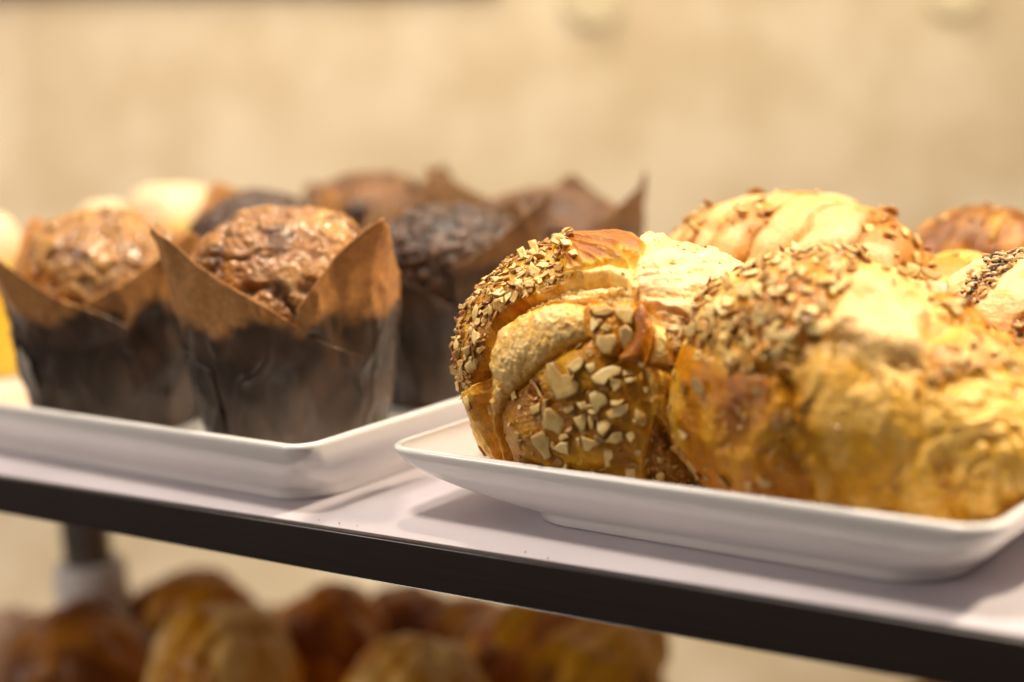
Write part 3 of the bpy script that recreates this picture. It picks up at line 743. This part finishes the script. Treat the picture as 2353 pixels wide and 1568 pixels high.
# ---------------------------------------------------------------- the large pastry in front on the right
def c3(*pts): return [(1493.7 + x * 0.4764, 517 + y * 0.4764) for x, y in pts]
def front_pastry():
    ctr = np.array([-0.1760, 0.432, 0.0490]); root = empty('almond_pastry', (ctr[0], ctr[1], 0.0075))
    tag(root, 'largest golden almond pastry, blurred in front at the right of the plate', 'pastry', 'nut covered twisted pastries')
    V, Fc = lump(ctr, (0.0670, 0.0450, 0.0415), 8, 0.0078, 2.05, 8, 0.03)
    V[:, 2] = 0.0078 + (V[:, 2] - 0.0078) * (1 - 0.33 * ss(-0.015, 0.060, V[:, 0] - ctr[0]))
    f = Field(V, Fc, seed=23, col=(0.64, 0.38, 0.10), rough=0.4, warp=22)
    f.h += 1.0 * fbm(V * 50, 3, 8)
    f.col = mix(f.col, (0.66, 0.38, 0.09), ss(-0.2, 0.3, fbm(V * 90, 3, 4)))
    # back / top right section in pale cream
    f.layer(c3((950, 60), (1250, 80), (1500, 200), (1650, 430), (1640, 520), (1470, 520), (1330, 470), (1250, 320), (1000, 180)), base=0, bulge=3, w=60, col=(0.78, 0.50, 0.20),
            col2=(0.85, 0.62, 0.30), rough=0.35, edge=20, tex=f.streak(60, 0.01, 0.1), tamp=1.4)
    f.layer(c3((1340, 220), (1560, 220), (1700, 420), (1640, 540), (1480, 540), (1350, 480), (1330, 330)), base=1, bulge=3, w=40, col=(0.38, 0.15, 0.03), col2=(0.55, 0.26, 0.06), rough=0.2, edge=20, nut=0.25)
    f.layer(c3((560, 660), (780, 560), (900, 540), (1100, 640), (1310, 720), (1300, 900), (1320, 1040), (1190, 1110), (1200, 1260), (1000, 1500), (800, 1400), (720, 1150), (640, 980), (700, 830)),
            base=0.0, bulge=3, w=110, col=(0.62, 0.36, 0.085), col2=(0.76, 0.50, 0.17), rough=0.36, edge=20, tex=fbm(V * 55, 4, 61), tamp=1.6)
    f.layer(c3((150, 600), (230, 500), (420, 700), (640, 700), (720, 880), (650, 1040), (760, 1210), (960, 1480), (300, 1480), (60, 1200), (20, 960)),
            base=1.0, bulge=5, w=90, col=(0.46, 0.21, 0.045), col2=(0.66, 0.36, 0.09), rough=0.26, edge=14, nut=0.10, tex=fbm(V * np.array([70, 70, 30]), 4, 62), tamp=1.5)
    f.layer(c3((360, 690), (600, 700), (560, 900), (500, 1010), (400, 1000), (390, 850)), base=3.6, bulge=1.0, w=30, col=(0.22, 0.08, 0.02), col2=(0.40, 0.18, 0.045), rough=0.24, edge=34, nut=0.12)
    f.layer(c3((200, 1090), (260, 1110), (350, 1290), (380, 1400), (240, 1320)), base=4.0, bulge=2.0, w=20, col=(0.84, 0.68, 0.40), rough=0.4, edge=8)
    f.ridge(c3((150, 640), (100, 800), (90, 950), (130, 1100), (220, 1260)), 1.5, 9, (0.76, 0.50, 0.16), 0.8)
    f.layer(c3((850, 400), (980, 200), (1200, 240), (1340, 460), (1350, 520), (1340, 720), (1100, 680), (930, 570), (800, 560)), base=2.2, bulge=3, w=70,
            col=(0.76, 0.51, 0.21), col2=(0.82, 0.60, 0.30), rough=0.42, edge=42, tex=fbm(V * 70, 3, 66), tamp=2.2, nut=0.0)
    f.layer(c3((200, 560), (190, 420), (320, 240), (440, 60), (750, -40), (960, 60), (1040, 170), (980, 280), (860, 400), (780, 540), (700, 690), (560, 700), (400, 720), (260, 600)),
            base=2.4, bulge=3.2, w=80, col=(0.58, 0.32, 0.095), col2=(0.76, 0.52, 0.20), rough=0.34, edge=20, nut=1.0, tex=fbm(V * 110, 3, 67), tamp=1.8)
    f.layer(c3((1340, 690), (1470, 520), (1640, 500), (1900, 560), (2200, 700), (2200, 1500), (1650, 1600), (1200, 1500), (1230, 1180), (1340, 1050), (1300, 880)),
            base=1.0, bulge=2.4, w=130, col=(0.66, 0.40, 0.09), col2=(0.76, 0.51, 0.16), rough=0.33, edge=20, tex=f.radial(c3((1500, 1280))[0], 4, 0.05), tamp=1.6)
    f.layer(c3((1340, 640), (1500, 520), (1720, 560), (1860, 640), (1850, 780), (1700, 700), (1500, 760), (1380, 860)), base=3.6, bulge=1.2, w=60, col=(0.46, 0.22, 0.07), col2=(0.60, 0.34, 0.11),
            rough=0.3, edge=12, nut=0.4)
    for pts in (((700, 700), (740, 830), (710, 980), (770, 1120), (900, 1340)), ((860, 560), (830, 720), (760, 850)), ((1120, 700), (1180, 850), (1130, 1000)),
                ((620, 760), (690, 950), (640, 1080)), ((1240, 1180), (1300, 1280), (1380, 1400), (1560, 1440)), ((1420, 900), (1540, 960), (1650, 930)), ((1480, 1190), (1440, 1290), (1540, 1370), (1660, 1330))):
        f.ridge(c3(*pts), 1.0, 13, (0.78, 0.52, 0.18), 0.6)
    for pts in (((750, 900), (760, 1000), (860, 1150), (960, 1350)), ((1420, 1140), (1430, 1300), (1560, 1400)), ((560, 700), (560, 850))):
        f.crease(c3(*pts), 1.2, 24, (0.34, 0.14, 0.028), 0.55)
    mot = fbm(V * 75, 5, 301)
    f.col = mix(f.col, (0.74, 0.50, 0.17), ss(0.05, 0.45, mot) * 0.55); brn = ss(0.08, 0.40, fbm(V * 42, 4, 305)); f.col = mix(f.col, (0.36, 0.14, 0.028), brn * 0.75); f.rough = f.rough * (1 - 0.4 * brn)
    f.h += 0.9 * fbm(V * 130, 4, 303)
    Vd = f.done(); Nd = normals_of(Vd, Fc)
    finish('crust', Vd, Fc, f.col, f.rough, M_DOUGH, root)
    polys = [((1335,270),(1430,290),(1425,340),(1335,330)), ((1440,270),(1480,290),(1460,345),(1430,330)), ((1345,385),(1440,355),(1545,365),(1500,395),(1400,400)),
             ((1435,405),(1480,385),(1515,420),(1470,445)), ((1310,210),(1400,260),(1380,275),(1305,235)), ((1190,205),(1280,235),(1240,250),(1190,225)), ((1120,190),(1170,205),(1150,222)),
             ((480,300),(540,290),(530,350),(480,340)), ((600,290),(700,300),(690,360),(620,350)), ((730,470),(880,460),(870,540),(760,530)), ((690,90),(790,110),(760,140),(680,130)),
             ((1705,640),(1760,650),(1790,720),(1740,740)), ((1400,690),(1470,690),(1450,740)), ((310,400),(380,370),(400,430),(340,450)), ((560,500),(720,510),(700,560),(580,560)), ((130,400),(180,385),(240,395),(190,435))]
    place_outline_chips(root, Vd, Nd, [c3(*p) for p in polys], 33, 0.0015)
    scatter_nuts(root, Vd, Nd, f.nut * ss(0.012, 0.02, Vd[:, 2]), 84, 620, 12, 0.0008, 0.0034, 0.7, flat=0.7)
    scatter_flakes(root, Vd, Nd, ss(0.012, 0.02, Vd[:, 2]), 260, 5)
front_pastry()

# ---------------------------------------------------------------- pastries further back on the right plate
def generic_pastry(name, label, ctr, radii, level, seed, cols, nband=1.0, nuts=(40, 120), power=2.25, strands=3, group='nut covered twisted pastries', cat='pastry', mat=None, seeds=None, rough=0.38, nsz=(0.001, 0.003), zf=0.0078, topnut=None):
    ctr = np.array(ctr); root = empty(name, (ctr[0], ctr[1], zf)); tag(root, label, cat, group)
    V, Fc = lump(ctr, radii, level, zf, power, seed, 0.20 if cat == "bread" else 0.05)
    N = normals_of(V, Fc); L = (V - ctr) / np.array(radii)
    ang = np.arctan2(L[:, 2], L[:, 1]); rs = random.Random(seed)
    # twisted strands
    ph = L[:, 0] * 2.4 + 0.28 * ang * 1.0 + 0.35 * fbm(L * 1.6, 3, seed) + rs.random() * 2
    s_ = ph * strands / 2.4; fr = np.abs((s_ % 1.0) - 0.5) * 2      # 1 at seams
    h = 4.5 * np.sqrt(np.clip(1 - fr ** 3, 0, 1)) - 2.0 + 0.8 * fbm(V * 70, 3, seed + 1)
    idx = np.floor(s_); tone = _h(idx.astype(np.int64), idx.astype(np.int64) * 0 + 3, idx.astype(np.int64) * 0, seed)
    nz = fbm(V * (60 if cat != 'bread' else 28), 4, seed + 2)
    band = ss(0.05, 0.35, fbm(V * np.array([38, 38, 38]), 3, seed + 9) + 0.15 * (tone - 0.5) + (topnut or 0))
    c = mix(cols[0], cols[1], ss(-0.3, 0.4, nz + (tone - 0.5) * 0.8)); c = mix(c, cols[2], band * 0.8)
    c = mix(c, cols[2], ss(0.80, 0.98, fr) * 0.6)
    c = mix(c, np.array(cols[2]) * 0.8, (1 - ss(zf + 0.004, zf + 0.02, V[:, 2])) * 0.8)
    low = ss(zf + 0.001, zf + 0.012, V[:, 2])
    Vd = V + N * (h * 0.001 * low * (radii[2] / 0.045))[:, None]; Nd = normals_of(Vd, Fc)
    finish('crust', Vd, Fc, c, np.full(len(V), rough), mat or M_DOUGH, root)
    if nuts[0] + nuts[1] > 0:
        scatter_nuts(root, Vd, Nd, band * ss(zf + 0.004, zf + 0.02, Vd[:, 2]) * nband + 0.01, nuts[0], nuts[1], seed + 5, nsz[0], nsz[1], 0.8)
    return root, Vd, Nd, Fc, band

generic_pastry('almond_pastry', 'pale golden nut topped pastry, blurred behind the sharp almond pastry', (-0.262, 0.556, 0.054), (0.058, 0.046, 0.047), 7, 31,
               ((0.74, 0.52, 0.28), (0.70, 0.45, 0.20), (0.40, 0.18, 0.055)), nuts=(80, 220), nsz=(0.0014, 0.0048), topnut=0.22)
generic_pastry('almond_pastry', 'small dark golden glazed pastry, blurred at the back right of the plate', (-0.212, 0.652, 0.044), (0.036, 0.034, 0.040), 6, 47,
               ((0.54, 0.30, 0.085), (0.38, 0.18, 0.05), (0.14, 0.05, 0.022)), nuts=(6, 14), rough=0.36)
generic_pastry('almond_pastry', 'light golden pastry between the large front one and the seeded roll', (-0.196, 0.575, 0.040), (0.036, 0.034, 0.034), 7, 49,
               ((0.80, 0.55, 0.20), (0.68, 0.40, 0.11), (0.46, 0.21, 0.06)), nuts=(15, 50), rough=0.4, strands=2)
generic_pastry('almond_pastry', 'dark brown pastry low at the back between two lighter ones', (-0.268, 0.705, 0.034), (0.040, 0.036, 0.030), 6, 53,
               ((0.32, 0.14, 0.035), (0.24, 0.09, 0.025), (0.14, 0.045, 0.02)), nuts=(0, 0), rough=0.35)
generic_pastry('almond_pastry', 'brown pastry cut by the right picture edge at the very back', (-0.185, 0.720, 0.042), (0.040, 0.034, 0.038), 6, 59,
               ((0.38, 0.17, 0.04), (0.28, 0.11, 0.03), (0.16, 0.05, 0.02)), nuts=(0, 0), rough=0.35)

# seeded bread roll at the right edge
def seeded_roll():
    ctr = np.array([-0.1480, 0.510, 0.0445]); root = empty('seeded_roll', (ctr[0], ctr[1], 0.0075))
    tag(root, 'cream coloured bread roll with a band of poppy and sesame seeds at the right edge', 'bread roll')
    V, Fc = lump(ctr, (0.041, 0.040, 0.0390), 8, 0.0078, 2.3, 71, 0.03)
    f = Field(V, Fc, seed=71, col=(0.84, 0.62, 0.33), rough=0.5, warp=5)
    sf = fbm(V * np.array([140, 260, 420]), 4, 72); f.h += 0.35 * sf + 0.9 * fbm(V * 55, 3, 73)
    f.col = mix(f.col, (0.68, 0.40, 0.13), ss(0.05, 0.40, sf) * 0.75)
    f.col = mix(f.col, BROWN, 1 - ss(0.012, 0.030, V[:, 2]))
    seedline = [(2390, 520), (2310, 585), (2262, 640), (2215, 690), (2150, 790)]
    d = sdline(f.P, seedline); band = np.exp(-(d / 26.0) ** 4)
    d2 = sdline(f.P, [(2400, 700), (2345, 745), (2330, 800)]); band = np.maximum(band, np.exp(-(d2 / 16.0) ** 4))
    f.h -= 1.6 * band; f.col = mix(f.col, (0.42, 0.20, 0.06), band * 0.8)
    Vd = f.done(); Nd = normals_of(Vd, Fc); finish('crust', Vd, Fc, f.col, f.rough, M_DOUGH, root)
    rn = np.random.RandomState(4); wgt = band + 0.0006
    wgt = wgt / wgt.sum()
    D2, F2 = ico(2)
    mp = simple('poppy_seed_shell', (0.035, 0.04, 0.06), 0.4, 0, 400, 0.3); ms = simple('sesame_seed_shell', (0.62, 0.40, 0.19), 0.4, 0, 300, 0.25)
    for nm, n, mt, sz, asp in (('poppy_seeds', 520, mp, 0.00062, (1, 0.85, 0.8)), ('sesame_seeds', 300, ms, 0.0015, (1, 0.55, 0.35))):
        idx = rn.choice(len(Vd), size=n, p=wgt); VV = []; FF = []
        for k, i in enumerate(idx):
            nn = Nd[i] + 0.35 * rn.randn(3); Rm = frame_from(nn, rn.rand() * 6.28)
            s = sz * (0.8 + 0.4 * rn.rand()); VV.append((D2 * np.array(asp) * s) @ Rm.T + Vd[i] + Nd[i] * (s * 0.3 + rn.rand() * 0.0014)); FF.append(F2 + k * len(D2))
        o = link(nm, mesh_np(nm, np.concatenate(VV), np.concatenate(FF)), mt, root); o['kind'] = 'stuff'
seeded_roll()

# ---------------------------------------------------------------- muffins
def muffin(px, Y, label, seed, cake, paper=None, tips=None, s=1.0, ztop=0.108, cell=1.0, glaze=0.36, sparkle=0.5, rot=0.0, base_px_y=None, chips=False, level=1.0, X=None):
    Z0 = 0.0080
    ray_ = None
    if X is None:                            # find X so that the base centre projects to px
        lo, hi = -1.2, 0.2
        for _ in range(50):
            mid = (lo + hi) / 2; q, _d = project(np.array([[mid, Y, Z0]]))
            if q[0, 0] < px: lo = mid
            else: hi = mid
        X = lo
    loc = np.array([X, Y, Z0]); tcam = C0 - loc; tcam[2] = 0; tcam /= np.linalg.norm(tcam)
    rz = math.atan2(tcam[1], tcam[0]) + math.pi / 2 + rot          # local -Y looks at the camera
    root = empty('muffin', tuple(loc), rz); tag(root, label, 'muffin', 'muffins in folded brown paper on the left plate')
    rn = np.random.RandomState(seed)
    tips = tips or [(-50, .060, .096), (45, .060, .096), (135, .058, .094), (-140, .058, .094)]
    rb, r1 = 0.0375 * s, 0.0500 * s
    H = ztop - Z0
    # cake: base plug + dome
    nr, na = int(150 * level), int(330 * level)
    t = np.linspace(0, 1, nr)[:, None]; a = np.linspace(0, 2 * np.pi, na, endpoint=False)[None, :]
    rc = 0.0415 * s; zj = 0.062
    rad = np.where(t < 0.72, rc * np.sin(t / 0.72 * np.pi / 2) ** 0.9, rc * (1 - 0.10 * ((t - 0.72) / 0.28) ** 1.5))
    zz = np.where(t < 0.72, zj + (H - zj) * np.cos(t / 0.72 * np.pi / 2) ** 0.90, zj - (t - 0.72) / 0.28 * 0.035)
    Vc = np.stack([(rad * np.sin(a)).ravel(), (-rad * np.cos(a)).ravel(), (zz + 0 * a).ravel()], 1)
    Fc = grid_faces(nr, na, True)
    top = ss(zj - 0.01, zj + 0.01, Vc[:, 2])
    off = seed * 1.37
    w1, w2, wid = worley(Vc * 85 * cell + off + 0.5 * np.stack([fbm(Vc * 60, 3, seed), fbm(Vc * 60 + 5, 3, seed), fbm(Vc * 60 + 9, 3, seed)], 1), seed)
    v1_, v2_, vid = worley(Vc * 330 + off, seed + 3)
    crack = 1 - ss(0.02, 0.26 * cell ** 0.5, w2 - w1)
    big = fbm(Vc * 26 + off, 3, seed + 1); med = fbm(Vc * 90 + off, 4, seed + 2); fin = fbm(Vc * 420, 3, seed + 4)
    gate = ss(-0.25, 0.25, fbm(Vc * 45 + off + 3, 2, seed + 8))
    h = 3.8 * big + 2.2 * med - 2.6 * crack * (0.35 + 0.65 * gate) + 0.9 * cell * (0.6 - v1_) + 0.6 * fin + 0.9 * np.clip(fbm(Vc * 240 + 3, 3, seed + 44), 0, 1)
    dirn = np.stack([Vc[:, 0] * 0.7, Vc[:, 1] * 0.7, np.maximum(Vc[:, 2] - 0.045, 0.006)], 1); dirn /= np.linalg.norm(dirn, axis=1)[:, None]
    Vd = Vc + dirn * (h * 0.001 * (0.25 + 0.75 * top))[:, None]
    base, lite, dark, sugar = [np.array(q) for q in cake]
    c = mix(base, lite, ss(-0.25, 0.35, med + big * 0.6)); c = mix(c, dark, ss(0.15, 0.5, fbm(Vc * 70 + 7, 3, seed + 6)) * 0.75)
    c = mix(c, dark, crack * (0.3 + 0.7 * gate) * 0.85)
    c = mix(c, sugar, ss(0.30, 0.55, fbm(Vc * 300 + 11, 3, seed + 7)) * sparkle)
    rough = glaze + 0.22 * ss(-0.2, 0.4, fbm(Vc * 120, 3, seed + 5))
    me = mesh_np('cake', Vd, Fc[:, ::-1]); set_col(me, np.clip(c, 0.003, 0.95)); set_f(me, rough, 'rough'); link('cake', me, M_CRUMB if level > 0.65 else M_CRUMB_SOFT, root, False)
    if chips:
        D2, F2 = ico(4)
        for (aa, tt, sz) in chips:
            rr = rc * math.sin(tt * math.pi / 2); z_ = zj + (H - zj) * math.cos(tt * math.pi / 2)
            Q = D2 * np.array([1, 1, 1.2]) * sz * (1 + 0.15 * fbm(D2 * 2, 2, 3))[:, None] + np.array([rr * math.sin(math.radians(aa)), -rr * math.cos(math.radians(aa)), z_])
            link('chocolate_chip', mesh_np('chocolate_chip', Q, F2), M_CHOC, root, False)
    # paper: four pointed sheets folded round each other
    VV = []; FF = []; off_ = 0
    nz_, nt = 46, 90
    for k, tp_ in enumerate(tips):
        ta, rt, zt = tp_[:3]; spL, spR = tp_[3:] if len(tp_) > 3 else (58, 92)                       # degrees to either side of the tip
        th = np.linspace(-spL, spR, nt)
        sdev = np.where(th < 0, -th / spL, th / spR)
        zl = 0.065 * (zt / 0.096); zr = 0.040
        topz = np.where(th < 0, zt + (zl - zt) * sdev ** 0.92, zt + (zr - zt) * (sdev ** 0.76))
        topz = topz + 0.0012 * np.sin(th * 0.11 + seed) - 0.002 * (sdev < 0.02)
        u = np.linspace(0, 1, nz_)[:, None]
        z = u * topz[None, :]
        ang = np.radians(ta + th)[None, :] + 0 * u
        r = rb + (r1 - rb) * (z / 0.095) ** 0.9
        flare = (rt * s - r1) * (z / zt) ** 3.5 * (1 - np.clip(sdev, 0, 1))[None, :] ** 0.8
        flare = flare - 0.0035 * np.sin(np.pi * np.clip(sdev * 1.1, 0, 1))[None, :] * (z / 0.1) ** 2
        r = r + flare + (-0.0006 + 0.0014 * (th + spL) / (spL + spR))[None, :]
        P = np.stack([r * np.sin(ang), -r * np.cos(ang), z], -1).reshape(-1, 3)
        # pleats / crumples
        aa = ang.ravel(); cr = fbm(np.stack([aa * 4.2 + seed, P[:, 2] * 26, np.full(len(aa), k * 3.0)], 1), 4, seed + k)
        cr2 = 1 - np.abs(fbm(np.stack([aa * 3.0 + P[:, 2] * 22, P[:, 2] * 30 - aa, np.full(len(aa), k * 5.0)], 1), 3, seed + 20 + k)) * 2.2
        common = fbm(np.stack([np.sin(aa) * 3, np.cos(aa) * 3, P[:, 2] * 40], 1), 3, seed + 33)
        dr = 0.0020 * common + (0.0011 * cr + 0.0016 * np.clip(cr2, 0, 1) ** 5) * ss(0.0, 0.03, P[:, 2])
        rr = np.hypot(P[:, 0], P[:, 1]); P[:, :2] *= ((rr + dr) / rr)[:, None]
        VV.append(P); FF.append(grid_faces(nz_, nt) + off_); off_ += len(P)
    # bottom disc
    nb = 60; ab = np.linspace(0, 2 * np.pi, nb, endpoint=False); ring = np.stack([rb * 0.995 * np.sin(ab), -rb * 0.995 * np.cos(ab), np.full(nb, 0.0004)], 1)
    VV.append(np.vstack([ring * [0.02, 0.02, 1], ring])); FF.append(grid_faces(2, nb, True) + off_)
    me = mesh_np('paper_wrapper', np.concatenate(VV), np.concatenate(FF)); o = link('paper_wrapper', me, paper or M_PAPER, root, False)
    sol = o.modifiers.new('solidify', 'SOLIDIFY'); sol.thickness = 0.00025; sol.offset = 0
    return root
M_CHOC = simple('dark_chocolate', (0.035, 0.018, 0.012), 0.35, 0, 200, 0.3)
CIN = ((0.32, 0.125, 0.026), (0.50, 0.24, 0.055), (0.075, 0.026, 0.010), (0.74, 0.55, 0.33))
CHO = ((0.060, 0.026, 0.014), (0.095, 0.045, 0.026), (0.022, 0.010, 0.007), (0.30, 0.20, 0.14))
GLD = ((0.34, 0.145, 0.028), (0.48, 0.24, 0.05), (0.16, 0.055, 0.014), (0.7, 0.50, 0.28))
muffin(690, 0.437, 'nearest cinnamon brown muffin in a pointed kraft paper wrapper', 3, CIN, cell=0.7, tips=[(-58, .0585, .103, 58, 98), (42, .0620, .099, 37, 92), (135, .058, .090), (-140, .056, .090)], ztop=0.1110)
muffin(280, 0.440, 'golden brown cracked muffin in kraft paper at the left picture edge', 14, GLD, tips=[(-62, .062, .094), (40, .060, .092), (135, .058, .088), (-150, .058, .100)], ztop=0.110, sparkle=0.55, cell=0.42, level=0.7, rot=math.radians(4))
muffin(1045, 0.548, 'dark chocolate muffin with a sugary crackled top right of the nearest muffin', 8, CHO, M_PAPER_DARK, tips=[(-70, .058, .092), (62, .060, .096), (140, .058, .092), (-140, .058, .090)], ztop=0.099, glaze=0.22, sparkle=0.6, level=0.6)
muffin(615, 0.552, 'dark chocolate muffin mostly hidden behind the nearest muffin', 29, CHO, M_PAPER, tips=[(-80, .066, .103), (20, .056, .090), (130, .058, .100), (-160, .058, .108)], ztop=0.108, glaze=0.24, sparkle=0.6, level=0.5)
muffin(880, 0.680, 'tall golden muffin with a dark chocolate chip in the back row', 35, ((0.13, 0.046, 0.010), (0.21, 0.085, 0.018), (0.05, 0.018, 0.006), (0.28, 0.15, 0.06)), M_PAPER_DARK, s=1.12, tips=[(-50, .054, .088), (45, .056, .090), (135, .058, .104), (-140, .056, .098)], ztop=0.1100, chips=[(-12, .70, .0062), (50, .5, .004), (-70, .6, .004)], level=0.5, cell=0.4)
muffin(1275, 0.655, 'smooth brown muffin at the back right with a long dark paper point', 51, s=1.1, cake= ((0.13, 0.052, 0.016), (0.18, 0.08, 0.026), (0.07, 0.026, 0.010), (0.26, 0.15, 0.08)), paper=M_PAPER_DARK,
       tips=[(-30, .058, .090), (82, .051, .101), (165, .056, .096), (-105, .062, .108)], ztop=0.099, sparkle=0.2, cell=0.4, level=0.5)

# pale cakes behind the left muffin
def pale_cake(px, py_top, Y, hw, label, seed):
    lo, hi = -1.4, 0.2
    for _ in range(50):
        mid = (lo + hi) / 2; q, d_ = project(np.array([[mid, Y, 0.05]]))
        if q[0, 0] < px: lo = mid
        else: hi = mid
    X = lo; d_ = float(d_[0]); r = hw * d_ / F
    lo, hi = 0.0, 0.3
    for _ in range(50):
        mid = (lo + hi) / 2; q, _d = project(np.array([[X, Y, mid]]))
        if q[0, 1] > py_top: lo = mid
        else: hi = mid
    zt = lo; h2 = (zt - 0.008) / 2
    root = empty('sponge_cake', (X, Y, 0.0078)); tag(root, label, 'cake', 'pale yellow cakes behind the left muffin')
    V, Fc = lump((X, Y, 0.008 + h2), (r, r * 0.9, h2), 6, 0.0078, 3.4, seed, 0.04)
    N = normals_of(V, Fc); V = V + N * (0.0012 * fbm(V * 60, 4, seed))[:, None]
    tp = ss(zt - 0.035, zt - 0.012, V[:, 2] + 0.006 * fbm(V * 50, 3, seed + 1))
    c = mix((0.74, 0.48, 0.09), (0.72, 0.62, 0.42), tp)  # tops paler than the yellow sides
    finish('sponge', V, Fc, c, np.full(len(V), 0.5), M_FAR, root)
pale_cake(-10, 492, 0.50, 75, 'pale yellow cake with a paler top cut off by the left picture edge', 81)
pale_cake(250, 466, 0.63, 66, 'small pale topped cake peeking out above the left muffin', 83)
pale_cake(410, 425, 0.66, 105, 'broad cake with a cream coloured top behind and between the two front muffins', 85)

# ---------------------------------------------------------------- breads on the lower shelf
lower_front = 0.60
box('lower_board', -1.02, 0.02, 0.46, 0.82, ZL - 0.018, ZL, M_LOWER, shelf, 0.001)
G = 'out of focus bread rolls on the lower shelf'
def bread(px, ptop, hw, D, label, seed, cols, asp=1.0, strands=2, rough=0.4):
    Q = at_depth((px, ptop + 34), D); r = hw * D / F * 1.10
    hgt = max((Q[2] - ZL) / 2 + 0.004, 0.01)
    ctr = (Q[0] + fwh[0] * 0.0, Q[1], ZL + hgt)
    generic_pastry('bread_roll', label, ctr, (r * 1.0, r * asp, hgt), 6, seed, cols, nuts=(0, 0), strands=strands, group=G, cat='bread', mat=M_FAR, rough=rough, zf=ZL + 0.0003, power=2.3)
GB = ((0.62, 0.34, 0.06), (0.46, 0.22, 0.04), (0.28, 0.10, 0.02))
BR = ((0.40, 0.18, 0.05), (0.22, 0.08, 0.03), (0.12, 0.04, 0.015))
OR = ((0.50, 0.17, 0.02), (0.58, 0.26, 0.04), (0.20, 0.06, 0.02))
LT = ((0.80, 0.54, 0.22), (0.66, 0.36, 0.09), (0.42, 0.17, 0.04))
bread(432, 1318, 125, 1.02, 'round mustard brown bread roll standing highest at the lower left', 101, GB, strands=1)
bread(180, 1412, 150, 0.93, 'dark chocolate brown bread roll low at the left, below the white post foot', 103, BR, strands=1)
bread(500, 1398, 145, 0.88, 'golden brown croissant with a pale arched stripe, low between two dark rolls', 105, LT, strands=2)
bread(755, 1350, 110, 0.96, 'reddish orange bread roll right of the striped croissant', 107, OR, strands=2)
bread(640, 1400, 90, 1.05, 'tan bread roll wedged behind the striped croissant and the reddish roll', 121, LT, strands=2)
bread(935, 1352, 110, 1.04, 'brown bread roll tucked under the dark shelf edge, right of the reddish roll', 109, BR, strands=1)
bread(1075, 1375, 100, 1.00, 'golden brown bread roll under the shelf edge, left of the large striped bread', 123, GB, strands=2)
bread(950, 1482, 150, 0.84, 'light golden bread roll cut off by the bottom picture edge at centre', 111, LT, strands=1)
bread(1285, 1385, 215, 0.92, 'large golden and red brown striped bread right of all the others', 113, ((0.72, 0.40, 0.07), (0.46, 0.17, 0.03), (0.24, 0.08, 0.025)), strands=4)
bread(20, 1395, 75, 1.06, 'pale pinkish bread roll at the far lower left edge', 115, ((0.76, 0.56, 0.42), (0.68, 0.48, 0.34), (0.55, 0.36, 0.25)), strands=1)
bread(2190, 1556, 150, 0.80, 'golden bread crust just showing at the bottom right edge', 117, GB, strands=2)

# a few crumbs that fell on the plate and the shelf
def crumbs():
    rn = np.random.RandomState(12); VV = []; FF = []; CC = []; k = 0; D2, F2 = ico(2)
    for i in range(46):
        if i < 34: x, y, z = -0.315 + 0.19 * rn.rand(), 0.402 + 0.016 * rn.rand(), 0.0078
        else: x, y, z = -0.40 + 0.30 * rn.rand(), 0.3705 + 0.004 * rn.rand(), 0.0002
        sz = (0.0004 + 0.0009 * rn.rand() ** 2) * (0.6 if i >= 34 else 1)
        Rm = frame_from(rn.randn(3), 0); V = (D2 * np.array([1, 0.7, 0.5]) * sz * (1 + 0.3 * fbm(D2 * 2 + i, 2, i))[:, None]) @ Rm.T
        V = V + np.array([x, y, z - V[:, 2].min()]); VV.append(V); FF.append(F2 + k); k += len(D2)
        CC.append(np.tile(np.array([0.62, 0.38, 0.12]) * (0.5 + 0.5 * rn.rand()), (len(D2), 1)))
    me = mesh_np('crumbs', np.concatenate(VV), np.concatenate(FF), False); set_col(me, np.concatenate(CC))
    tag(link('crumbs', me, M_NUT), 'tiny golden crumbs scattered on the pastry plate and along the shelf edge', 'crumbs', kind='stuff')
crumbs()
